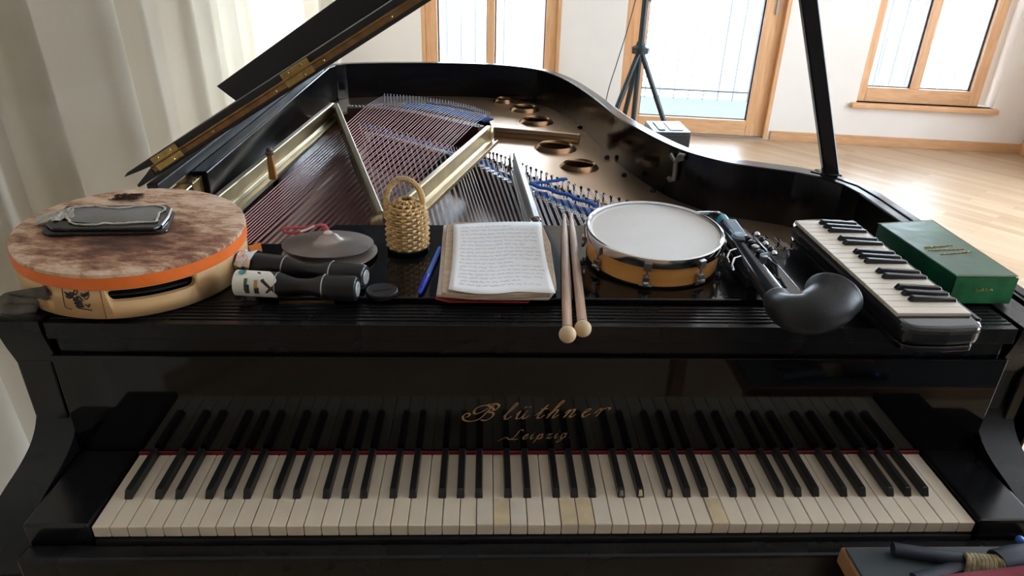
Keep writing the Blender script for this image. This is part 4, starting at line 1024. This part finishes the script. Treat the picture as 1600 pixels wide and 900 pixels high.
# worn decal on the front shaker
# ---------------------------------------------------------------- small round cap
c = px(597, 459, ZT)
e = thing('lens_cap', 'small round black cap lying between the shakers and the blue pen', 'cap', tuple(c))
MB().lathe([(.022, 0), (.0235, .001), (.0235, .005), (.0215, .0065), (.019, .0055), (1e-5, .0055)], Matrix.Translation(c), 40).build('cap_disc', M['blackpl'], e, smooth=True)
MB().lathe([(.0215, .0066), (.0225, .0076), (.0235, .0064)], Matrix.Translation(c), 40).build('cap_rim', M['matteblack'], e, smooth=True)
MB().box(-.014, .014, -.0015, .0015, .0054, .0075, Matrix.Translation(c) @ Matrix.Rotation(.3, 4, 'Z')).build('cap_bar', M['blackpl'], e, bevel=.0006)

# ---------------------------------------------------------------- wicker shaker
bc = Vector((-.2165, .3925, ZT))
e = thing('wicker_shaker', 'small golden woven cane shaker basket with a loop handle on the music desk', 'shaker', tuple(bc))
bR, bH = .0335, .092
def prof(z):   # body radius at height z
    t = z/bH
    if t < .66: return bR*(.94+.06*sin(pi*t/.66))
    u = (t-.66)/.34; return bR*max(.12, math.sqrt(max(0, 1-u*u*.985))*.97)
wv = MB(); ns = 13; rows_n = 17
for i in range(rows_n):
    z = .012+(bH-.014)*i/(rows_n-1); r_ = prof(z); pts = []
    for k in range(ns*4+1):
        q_ = 2*pi*k/(ns*4); rr = r_+.0024*cos(ns*q_+(pi if i % 2 else 0)*1.0); pts.append(bc+Vector((rr*cos(q_), rr*sin(q_), z)))
    wv.tube(pts, .0025, 6, cap=False, up=(0, 0, 1))
wv.build('woven_body', M['cane'], e, smooth=True)
sk = MB()
for k in range(ns):
    q_ = 2*pi*(k+.5)/ns; sk.tube([bc+Vector((prof(z)*cos(q_), prof(z)*sin(q_), z)) for z in [.008+(bH-.009)*j/12 for j in range(13)]], .0015, 6)
sk.build('cane_stakes', M['cane'], e, smooth=True)
MB().lathe([(.030, .008)]+[(max(prof(z)-.0028, .001), z) for z in [.01+(bH-.014)*j/14 for j in range(15)]], Matrix.Translation(bc), 30).build('gap_shade_core', M['gap_shade'], e, smooth=True)  # dark core added inside; its colour is the shade in the weave gaps
MB().lathe([(.032, 0), (.0355, .002), (.0355, .009), (.033, .0115), (1e-5, .0115)], Matrix.Translation(bc), 36).build('gourd_base', M['mirror'], e, smooth=True)
hb = [bc+Vector(v) for v in ((-.0335, -.004, .060), (-.0335, -.002, .078), (-.031, 0, .100), (-.022, 0, .117), (-.006, 0, .126), (.010, 0, .122), (.022, .001, .108), (.0265, .002, .092), (.0265, .002, .074))]
hc = catmull(hb, 8); MB().tube(hc, .0042, 10).build('handle', M['cane'], e, smooth=True)
wr = []
for i in range(len(hc)*5):
    f_ = i/5; i0 = min(int(f_), len(hc)-2); p = hc[i0].lerp(hc[i0+1], f_-i0); t = (hc[i0+1]-hc[i0]).normalized(); a = t.cross(Vector((0, 1, 0))).normalized(); b = t.cross(a)
    q_ = i*1.05; wr.append(p+(a*cos(q_)+b*sin(q_))*.0046)
MB().tube(wr, .0010, 5).build('handle_wrap', M['cane'], e, smooth=True)

# ---------------------------------------------------------------- blue pen
pA, pB_ = px(687, 388, ZT+.0045), px(655, 459, ZT+.005)
e = thing('ballpoint_pen', 'blue ballpoint pen with dark blue cap lying left of the open notebook', 'pen', tuple(pA.lerp(pB_, .5)))
d_ = (pB_-pA); MB().tube([pA, pA.lerp(pB_, .75)], .0040, 6).build('barrel', M['penb'], e)
MB().tube([pA.lerp(pB_, .64), pA.lerp(pB_, .66), pA.lerp(pB_, .80), pA.lerp(pB_, .97), pB_], [.0050, .0056, .0052, .0040, .0020], 12).build('cap', M['penc'], e, smooth=True)
MB().tube([pA.lerp(pB_, .66)+Vector((.002, 0, .006)), pA.lerp(pB_, .93)+Vector((.001, 0, .006))], .0013, 6).build('cap_clip', M['penc'], e)
MB().lathe([(.0038, 0), (.0034, .002), (1e-5, .003)], frame_to(pA, pA-pB_), 10).build('end_plug', M['penc'], e)

# ---------------------------------------------------------------- notebooks
def poly_px(pts, z): return [(v.x, v.y) for v in (px(x, y, z) for x, y in pts)]
nb = thing('red_notebook', 'thin red-covered notebook under the open handwritten one', 'notebook', (-.09, .33, ZT))
MB().prism(poly_px([(700, 362), (800, 358), (828, 468), (826, 472), (702, 471), (680, 466)], ZT+.002), ZT, ZT+.0015).build('red_cover', M['redcover'], nb, bevel=.0004)
MB().prism(poly_px([(698, 361), (800, 357), (825, 466), (682, 463)], ZT+.003), ZT+.0016, ZT+.0042).build('page_block', M['paperpink'], nb, bevel=.0004)
nt = thing('open_notebook', 'thick dog-eared notebook open at a white handwritten page on the music desk', 'notebook', (-.07, .33, ZT+.0044))
MB().prism(poly_px([(693, 352), (712, 349), (846, 348), (860, 380), (869, 440), (870, 452), (858, 466), (760, 466), (682, 460), (686, 430)], ZT+.008), ZT+.0044, ZT+.0085).build('cover_sheet', M['paperpink'], nt, bevel=.001)
MB().prism(poly_px([(698, 352), (712, 348), (846, 347), (858, 380), (867, 446), (860, 458), (740, 462), (690, 458), (692, 430)], ZT+.016), ZT+.0086, ZT+.0172).build('page_block', M['paperold'], nt, bevel=.0012)
rows = []
for j in range(15):
    v = j/14; row = []
    for i in range(19):
        u = i/18
        xl = 708+(700-708)*v+3*sin(v*3); xr = 846+(868-846)*v-4*sin(v*pi); yt = 351-4.5*sin(u*pi*.7); yb = 453+9*sin(min(u*1.6, 1)*pi)*.6-1+6*u
        x = xl+(xr-xl)*u; y = yt+(yb-yt)*v
        z = ZT+.0196+.0030*max(0, 1-u*5)*v+.0022*max(0, (u-.85)/.15)*(1-v)+.0008*sin(u*6)*v
        row.append(px(x, y, z))
    rows.append(row)
pg = MB().strip(rows).build('top_page', M['paper'], nt, smooth=True, thick=.0004)
def onpage(u, v):
    j = v*14; i = u*18; j0 = min(int(j), 13); i0 = min(int(i), 17); a = rows[j0][i0].lerp(rows[j0][i0+1], i-i0); b = rows[j0+1][i0].lerp(rows[j0+1][i0+1], i-i0)
    return a.lerp(b, j-j0)+Vector((0, 0, .0006))
hw = MB(); hr_ = random.Random(11)
for ln in range(17):
    v0 = .06+ln*.052; u = .07+hr_.random()*.04
    end = .90 if ln % 5 else .5+hr_.random()*.3
    while u < end:
        w = hr_.uniform(.03, .10); pts = []
        for k in range(int(w*160)+3):
            pts.append(onpage(min(u+w*k/(int(w*160)+2), .95), min(.97, v0+hr_.uniform(-.011, .011))))
        hw.tube(pts, .00028, 3); u += w+.018
hw.build('handwriting', M['inkgrey'], pg)

# ---------------------------------------------------------------- drumsticks
def stick(tip, ball_, label):
    T = px(*tip, .9835); B = px(*ball_, .9815); B.z = .9790; T.z = ZT+.0075
    e = thing('drumstick', label, 'drumstick', tuple(T.lerp(B, .5)-Vector((0, 0, .008))), group='drumsticks on the piano front')
    MB().tube([T.lerp(B, t) for t in (.035, .10, .2, .4, .7, .97)], [.0026, .0044, .0058, .0068, .0070, .0070], 14).build('shaft', M['stick'], e, smooth=True)
    MB().ball(T.lerp(B, .018), .0042, 10, (1, 1, 1)).build('tip', M['whiterib'], e, smooth=True)
    MB().ball(B, .0118, 14).build('ball_end', M['ballw'], e, smooth=True)
stick((882, 328), (887, 520), 'wooden drumstick with pale ball end, the one nearer the open notebook')
stick((892, 326), (911, 511), 'wooden drumstick with pale ball end, the one nearer the small white-headed drum')

# ---------------------------------------------------------------- small tunable drum
tn_ = Vector((.0, -.060, 1)).normalized(); tc_ = Vector((.195, .358, 1.0232)); TR, TH_ = .1085, .050
TX = tilted(tc_-tn_*TH_, tn_)
e = thing('hand_drum', 'small round amber wooden hand drum with white head and chrome hoop', 'drum', tuple(tc_-tn_*TH_))
MB().lathe([(TR-.006, 0), (TR, 0), (TR, TH_-.008), (TR-.006, TH_-.008), (TR-.006, 0)], TX, 80, False).build('shell', M['orangeshell'], e, smooth=True)
MB().lathe([(TR+.001, TH_-.014), (TR+.0045, TH_-.014), (TR+.0052, TH_-.002), (TR+.0048, TH_+.002), (TR+.002, TH_+.003), (TR-.001, TH_+.001), (TR+.001, TH_-.006), (TR+.001, TH_-.014)], TX, 80, False).build('hoop', M['chrome'], e, smooth=True)
MB().lathe([(1e-5, TH_-.003), (TR-.006, TH_-.003), (TR-.002, TH_-.0015), (TR+.0005, TH_-.003)], TX, 80, False).build('drum_head', M['head'], e)
MB().lathe([(TR-.001, -.0002), (TR+.001, .0), (TR+.001, .003), (TR-.001, .003)], TX, 80, False).build('lower_edge', M['ebony'], e, smooth=True)
for k in range(8):
    q_ = radians(-106+45*k)
    X = TX @ Matrix.Rotation(q_, 4, 'Z') @ Matrix.Translation((TR, 0, 0))
    lg = MB(); lg.box(.002, .0085, -.006, .006, TH_-.018, TH_-.004, X); lg.tube([X @ Vector((.0055, 0, TH_-.018)), X @ Vector((.0055, 0, .012))], .0018, 8)
    lg.box(.0, .010, -.0055, .0055, .014, .022, X)
    lo = lg.build('tension_lug', M['nickel'], e, bevel=.0012)
    w_ = MB(); w_.ball(X @ Vector((.0065, 0, .010)), .0052, 8); w_.tube([X @ Vector((.0065, -.010, .007)), X @ Vector((.0065, .010, .007))], [.0028, .0028], 8); w_.build('wing_nut', M['nickel'], lo, smooth=True)

# ---------------------------------------------------------------- black wind instrument with upturned bell
hA = px(1133, 352, 1.010); hB = px(1214, 468, .996)
e = thing('clarinet', 'black plastic clarinet-like instrument with a curved bell and teal ligature', 'wind instrument', tuple(hA.lerp(hB, .5)-Vector((0, 0, .03))))
ax = (hB-hA).normalized()
MB().tube([hA, hA.lerp(hB, .3), hA.lerp(hB, .7), hB], [.0125, .0135, .0150, .0175], 24).build('body_tube', M['hornblk'], e, smooth=True)
bp = [hB-ax*.004, hB+ax*.018+Vector((0, 0, -.001)), px(1238, 488, .998), px(1262, 490, 1.000), px(1290, 478, 1.005), px(1302, 462, 1.012)]
bcv = catmull(bp, 6); nn = len(bcv)
MB().tube(bcv, [.018+.021*(i/(nn-1))**1.2 for i in range(nn)], 32, cap=False).build('bell', M['matteblack'], e, smooth=True, thick=.002)
MB().tube([hA-ax*.022, hA+ax*.004], .0118, 20).build('barrel_joint', M['tealpl'], e, smooth=True)
mA = px(1100, 336, 1.008)
MB().tube([hA-ax*.020, hA-ax*.030+Vector((-.006, 0, .002)), mA+Vector((.012, .0, 0)), mA], [.011, .0105, .007, .003], 14, sx=1.2).build('mouthpiece', M['hornblk'], e, smooth=True)
MB().tube([mA+Vector((-.012, .002, .002)), mA+Vector((.01, 0, .004))], .003, 8, sx=2.2).build('reed', M['cork'], e, smooth=True)
upv = Vector((0, 0, 1)); sd = ax.cross(upv).normalized()
if sd.x < 0: sd = -sd
Xh = Matrix(((sd.x, ax.x, 0, hA.x), (sd.y, ax.y, 0, hA.y), (sd.z, ax.z, 1, hA.z), (0, 0, 0, 1)))
def hp(u, y, z): return Xh @ Vector((u, y, z))
MB().hexa([hp(u, y, z) for z in (.009, .018) for u, y in ((-.010, .012), (.012, .012), (.012, .070), (-.010, .070))]).build('thumb_plate', M['cork'], e, bevel=.003)
MB().lathe([(.013, 0), (.014, .004), (.011, .008), (1e-5, .0085)], Matrix.Translation(hp(0, .076, .011)), 20).build('octave_cup', M['cork'], e, smooth=True)
for k, (y_, u_) in enumerate(((.098, .008), (.118, .010), (.138, .010), (.158, .012), (.176, .012))):
    k_ = MB().lathe([(.0045, -.010), (.0060, 0), (.0062, .003), (.004, .0045), (1e-5, .005)], Matrix.Translation(hp(u_, y_*.86, .016)), 16)
    k_.build('key_cup', M['nickel'] if k in (2, 4) else M['mblack'], e, smooth=True)
    MB().ball(hp(u_+.018, y_*.86-.006, .020), .0046, 8).build('key_knob', M['chrome'] if k % 2 == 0 else M['mblack'], e, smooth=True)
MB().tube([hp(.024, .075, .010), hp(.026, .120, .012), hp(.026, .165, .004), hp(.036, .195, -.012)], .0028, 8).build('key_rod', M['hornblk'], e, smooth=True)
MB().tube([hp(.018, .140, .012), hp(.030, .165, .008), hp(.024, .190, .000), hp(.012, .185, .004)], .0026, 8).build('key_lever', M['hornblk'], e, smooth=True)
MB().tube([hp(.008, .150, .018), hp(.020, .148, .020)], .003, 8, sx=1.6).build('key_lever', M['cork'], e, smooth=True)
for (y_, c_) in ((.100, 0), (.125, 1)):
    MB().tube([hp(-.012, y_, .004), hp(-.024, y_+.004, .002), hp(-.030, y_+.014, -.004), hp(-.028, y_+.020, -.010)], .0022, 8).build('thumb_ring', M['chrome'], e, smooth=True)
MB().hexa([hp(u, y, z) for z in (-.034, -.012) for u, y in ((-.012, .012), (.010, .012), (.014, .16), (-.012, .16))]).build('lower_case', M['hornblk'], e, bevel=.005)

# tapered black plate lying behind the instrument, bright edge
# ---------------------------------------------------------------- melodica
zb, zm = ZT, 1.006
FL, FR, NR, NL = px(1240, 349, zm), px(1318, 333, zm), px(1540, 502, zm), px(1424, 520, zm)
e = thing('melodica', 'black melodica with cream piano keys lying lengthwise across the piano front', 'melodica', tuple((FL+NR)/2-Vector((0, 0, .035))))
yaxis = ((FL+FR)/2-(NL+NR)/2); Lm = yaxis.length; yaxis.normalize(); xaxis = Vector((yaxis.y, -yaxis.x, 0)).normalized()
O = (NL+NR)/2; Wm = (((FR-FL).dot(xaxis))+((NR-NL).dot(xaxis)))/2
def mp_(u, v, z): q_ = O+xaxis*u+yaxis*v; return Vector((q_.x, q_.y, z))
hw_ = Wm/2
outline = []
for (u, v) in ((-hw_, .015), (-hw_+.004, .002), (-hw_+.020, -.004), (0, -.006), (hw_-.016, -.002), (hw_-.003, .012), (hw_, .035), (hw_, Lm-.03), (hw_-.004, Lm-.008), (hw_-.02, Lm+.002), (0, Lm+.004), (-hw_+.02, Lm-.002), (-hw_+.006, Lm-.010), (-hw_, Lm-.03)): outline.append((u, v))
def mslab(sc, z0, z1, name, m, bev):
    n = len(outline); vs = [mp_(u*sc, Lm/2+(v-Lm/2)*(1-(1-sc)*.3), z0) for u, v in outline]+[mp_(u*sc, Lm/2+(v-Lm/2)*(1-(1-sc)*.3), z1) for u, v in outline]
    return MB().add(vs, [list(range(n))[::-1], list(range(n, 2*n))]+[(i, (i+1) % n, n+(i+1) % n, n+i) for i in range(n)]).build(name, m, e, bevel=bev, seg=3)
mslab(.95, zb, zb+.010, 'lower_case', M['mbody'], .003)
mslab(1.0, zb+.0102, zm-.0005, 'upper_case', M['mbody'], .009)
k0, k1 = .030, Lm-.022; kp = (k1-k0)/19
MB().add([mp_(u, v, z) for z in (zm-.0055, zm+.001) for u, v in ((hw_-.009, .02), (hw_-.001, .02), (hw_-.001, Lm-.01), (hw_-.009, Lm-.01))], [(3,2,1,0), (4,5,6,7), (0,1,5,4), (1,2,6,5), (2,3,7,6), (3,0,4,7)]).build('side_rail', M['mbody'], e, bevel=.002)
for i in range(19):     # from the far (low) end to the near end
    v1 = k1-i*kp; v0 = v1-kp+.0003
    MB().add([mp_(u, v, z) for z in (zm-.0065, zm+.004) for u, v in ((-hw_+.005, v0), (hw_-.010, v0), (hw_-.010, v1), (-hw_+.005, v1))], [(3,2,1,0), (4,5,6,7), (0,1,5,4), (1,2,6,5), (2,3,7,6), (3,0,4,7)]).build('white_key', M['mwhite'], e, bevel=.0010)
nn_ = 'FGABCDE'
for i in range(18):
    if nn_[i % 7] in 'BE': continue
    vc = k1-(i+1)*kp; w_ = .0052
    MB().add([mp_(*q_) for q_ in ((-hw_+.040, vc-w_, zm+.0042), (hw_-.011, vc-w_, zm+.0042), (hw_-.011, vc+w_, zm+.0042), (-hw_+.040, vc+w_, zm+.0042), (-hw_+.044, vc-w_*.7, zm+.0125), (hw_-.011, vc-w_*.7, zm+.0085), (hw_-.011, vc+w_*.7, zm+.0085), (-hw_+.044, vc+w_*.7, zm+.0125))], [(3,2,1,0), (4,5,6,7), (0,1,5,4), (1,2,6,5), (2,3,7,6), (3,0,4,7)]).build('black_key', M['mblack'], e, bevel=.0015)

# ---------------------------------------------------------------- green box
zt = 1.010
a, b, c, d = px(1373, 349, zt), px(1457, 344, zt), px(1590, 431, zt), px(1494, 430, zt)
e = thing('cardboard_box', 'glossy dark green paper-covered box with gold print beside the melodica', 'box', tuple((a+c)/2-Vector((0, 0, zt-.962))))
zb_ = .962
ym = (a.y+b.y)/2; y2 = (c.y+d.y)/2
bx_ = [Vector((*p_.xy, z)) for z in (zb_, zt-.003) for p_ in (d, c, b, a)]
MB().hexa(bx_).build('box_tray', M['green'], e, bevel=.0015)
cx_ = (a+b+c+d)/4
def ex(p_, k): v = p_-cx_; return Vector((cx_.x+v.x*k, cx_.y+v.y*k, 0))
bx_ = [Vector((*ex(p_, 1.004).xy, z)) for z in (zt-.012, zt) for p_ in (d, c, b, a)]
MB().hexa(bx_).build('box_lid', M['green'], e, bevel=.002)
ed = MB(); q_ = [Vector((*ex(p_, 1.014).xy, zt-.0005)) for p_ in (d, c, b, a)]
ed.tube([q_[0], q_[1], q_[2], q_[3]], .0006, 5); ed.build('worn_edge', M['greenworn'], e)
fn = [Vector((*p_.xy, z))+Vector((0, -.0022, 0)) for p_, z in ((ex(d, 1.012), zb_+.002), (ex(c, 1.012), zb_+.002), (ex(c, 1.012), zt-.002), (ex(d, 1.012), zt-.002))]
MB().add(fn, [(0, 1, 2, 3)]).build('box_end', M['greenw'], e, thick=.0006)
def scr(p0, p1, h, name, m, nrm, seed, n=7):
    r_ = random.Random(seed); up_ = nrm; pts = []
    mb = MB()
    for i in range(n):
        s0 = p0.lerp(p1, i/n); s1 = p0.lerp(p1, (i+.75)/n)
        pts = [s0, s0.lerp(s1, .3)+up_*h*r_.uniform(.4, 1), s0.lerp(s1, .5)+up_*h*r_.uniform(0, .3), s0.lerp(s1, .8)+up_*h*r_.uniform(.4, 1), s1]
        mb.tube(catmull(pts, 3), .0006, 4)
    return mb.build(name, m, e)
f0 = fn[0].lerp(fn[1], .36)+Vector((0, -.0008, .020)); f1 = fn[0].lerp(fn[1], .66)+Vector((0, -.0008, .022)); scr(f0, f1, .006, 'gold_print', M['goldprint'], Vector((0, 0, 1)), 2, 4)
tpz = lambda x, y: px(x, y, zt+.0006)
for i, (p_, q2) in enumerate((((1446, 388), (1490, 384)), ((1452, 392), (1508, 390)), ((1470, 398), (1520, 394)))):
    scr(tpz(*p_), tpz(*q2), .008, 'gold_print', M['goldprint'], Vector((0, 1, 0)), i+5, 8)

# ---------------------------------------------------------------- table corner in front of the keyboard, bottom right
TZ = .724
tb_ = thing('side_table', 'low table with slate-blue top and pine edge under the right end of the keyboard', 'table', (.75, -.32, 0))
MB().box(.406, 1.10, -.60, -.040, TZ-.003, TZ).build('table_top', M['tabletop'], tb_, bevel=.001)
MB().box(.402, 1.104, -.604, -.036, TZ-.030, TZ-.0032).build('table_edge', M['tableedge'], tb_, bevel=.002)
for x in (.44, 1.06):
    for y in (-.56, -.08): MB().box(x-.02, x+.02, y-.02, y+.02, 0, TZ-.030).build('leg', M['tableedge'], tb_, bevel=.003)
def onT(x, y, h=0.): return px(x, y, TZ+h)
cs_ = [onT(1395, 858, .009), onT(1420, 862, .009), onT(1460, 868, .009), onT(1500, 874, .008), onT(1530, 880, .008)]
o = MB().tube(catmull(cs_, 6), .009, 12, sx=1.1).build('microphone_handle', M['navy'], smooth=True)
tag(o, 'dark tubular handle lying across the slate-blue table top', 'handle')
cs_ = [onT(1430, 905, .006), onT(1470, 894, .006), onT(1505, 884, .006), onT(1530, 884, .006)]
o = MB().tube(catmull(cs_, 6), .006, 10, sx=1.6).build('black_strap', M['navy'], smooth=True); tag(o, 'black strap on the table running towards the red cloth', 'strap')
cb = MB(); rr = random.Random(8)
for k in range(9):
    p_ = onT(1506+k*6, 866+k*.4, .010); q_ = onT(1512+k*7, 893+k*.5, .010)
    cb.tube(catmull([p_+Vector((0, 0, -.006)), p_.lerp(q_, .3)+Vector((0, 0, .008)), p_.lerp(q_, .7)+Vector((.001, 0, .008)), q_+Vector((0, 0, -.006))], 4), .0035, 7)
o = cb.build('rope_bundle', M['coil'], smooth=True); tag(o, 'cream fluffy rope bundle lying on the table by the red cloth', 'rope')
cl_ = catmull([onT(1558, 878, .012), onT(1580, 872, .014), onT(1604, 868, .014), onT(1640, 866, .012)], 5)
o = MB().tube(cl_, .014, 14, sx=1.2).build('dark_pouch', M['navy'], smooth=True); tag(o, 'dark pouch beside the cream rope at the table corner', 'pouch')
o = MB().ball(onT(1588, 855, .006)+Vector((0, 0, .014)), .0055, 10).build('blue_bead', M['bluebead'], smooth=True); tag(o, 'small blue bead on the dark pouch at the bottom right corner', 'bead')
rows = []
for j in range(4):
    rows.append([onT(1440+i*30+8*j, 905-i*3.6+j*13, .020-.006*(j > 1)+.002*sin(i*1.1)) for i in range(8)])
o = MB().strip(rows).build('red_cloth', M['redcloth'], smooth=True, thick=.006); tag(o, 'crimson cloth edge lying on the table in the bottom right corner', 'cloth')

# ---------------------------------------------------------------- tripod stand and black box by the glazed door
TY = 4.35
st_ = thing('light_stand', 'black tripod light stand in front of the glazed balcony door', 'stand', (.98, TY, 0))
hub = py(1001, 74, TY); top = py(1012, -60, TY)
vx = (top-hub).normalized()
base = Vector((hub.x-.005, TY, .0))
MB().tube([hub+Vector((0, 0, -.02)), hub+Vector((0, 0, .35))], .022, 14).build('pole', M['standblk'], st_, smooth=True)
MB().tube([hub+Vector((0, 0, .34)), hub+Vector((0, 0, 1.1))], .013, 14).build('upper_pole', M['standblk'], st_, smooth=True)
MB().tube([hub+Vector((0, 0, -.62)), hub+Vector((0, 0, -.02))], .018, 12).build('centre_column', M['standblk'], st_, smooth=True)
MB().lathe([(.03, -.045), (.058, -.04), (.062, 0), (.035, .015), (.026, .04)], Matrix.Translation(hub), 18).build('hub', M['standblk'], st_, smooth=True)
MB().lathe([(.0175, 0), (.019, .002), (.0175, .004)], Matrix.Translation(hub+Vector((0, 0, .16))), 16).build('clamp_ring', M['chrome'], st_, smooth=True)
MB().tube([hub+Vector((0, 0, .30)), hub+Vector((.04, -.01, .31))], .009, 10).build('knob', M['nickel'], st_, smooth=True)
for (fx_, fy_, dy) in ((955, 190, -.1), (1040, 196, -.05), (974, 186, .25)):
    tgt = py(fx_, fy_, TY+dy); dv = (tgt-hub); dv = dv*((hub.z-.012)/(-dv.z)); f_ = hub+dv
    lg = MB().tube([hub+Vector((0, 0, -.01))+dv.normalized()*.02, f_], .019, 10).build('leg', M['standblk'], st_, smooth=True)
    MB().lathe([(.018, 0), (.018, .02), (.013, .03)], Matrix.Translation((f_.x, f_.y, 0)), 10).build('rubber_foot', M['rubber'], lg)
cbl = catmull([hub+Vector((-.02, -.02, .62)), py(985, 30, TY-.02), py(965, 95, TY-.02), py(948, 152, TY-.02), Vector((.74, TY-.05, .02))], 8)
o = MB().tube(cbl, .0035, 6).build('cable', M['rubber'], smooth=True); tag(o, 'thin black cable hanging down beside the light stand', 'cable')
bx0 = py(1012, 193, 3.75); bx1 = py(1068, 193, 3.75)
e = thing('equipment_case', 'black equipment box with pale top on the floor behind the curved piano side', 'box', ((bx0.x+bx1.x)/2, 3.7, 0))
zb2 = py(1035, 189, 3.84).z
MB().box(bx0.x, bx1.x, 3.55, 3.84, .0, zb2-.012).build('case_body', M['matteblack'], e, bevel=.008)
MB().box(bx0.x, bx1.x, 3.55, 3.84, zb2-.011, zb2)  .build('case_top', M['casetop'], e, bevel=.004)
MB().box(bx0.x+.04, bx0.x+.08, 3.59, 3.79, zb2, zb2+.006).build('handle_slot', M['matteblack'], e, bevel=.002)
MB().box(bx0.x+.11, bx1.x-.04, 3.59, 3.79, zb2, zb2+.004).build('speaker_grille', M['matteblack'], e, bevel=.002)

for o in bpy.data.objects:
    if '_o' in o: del o['_o']
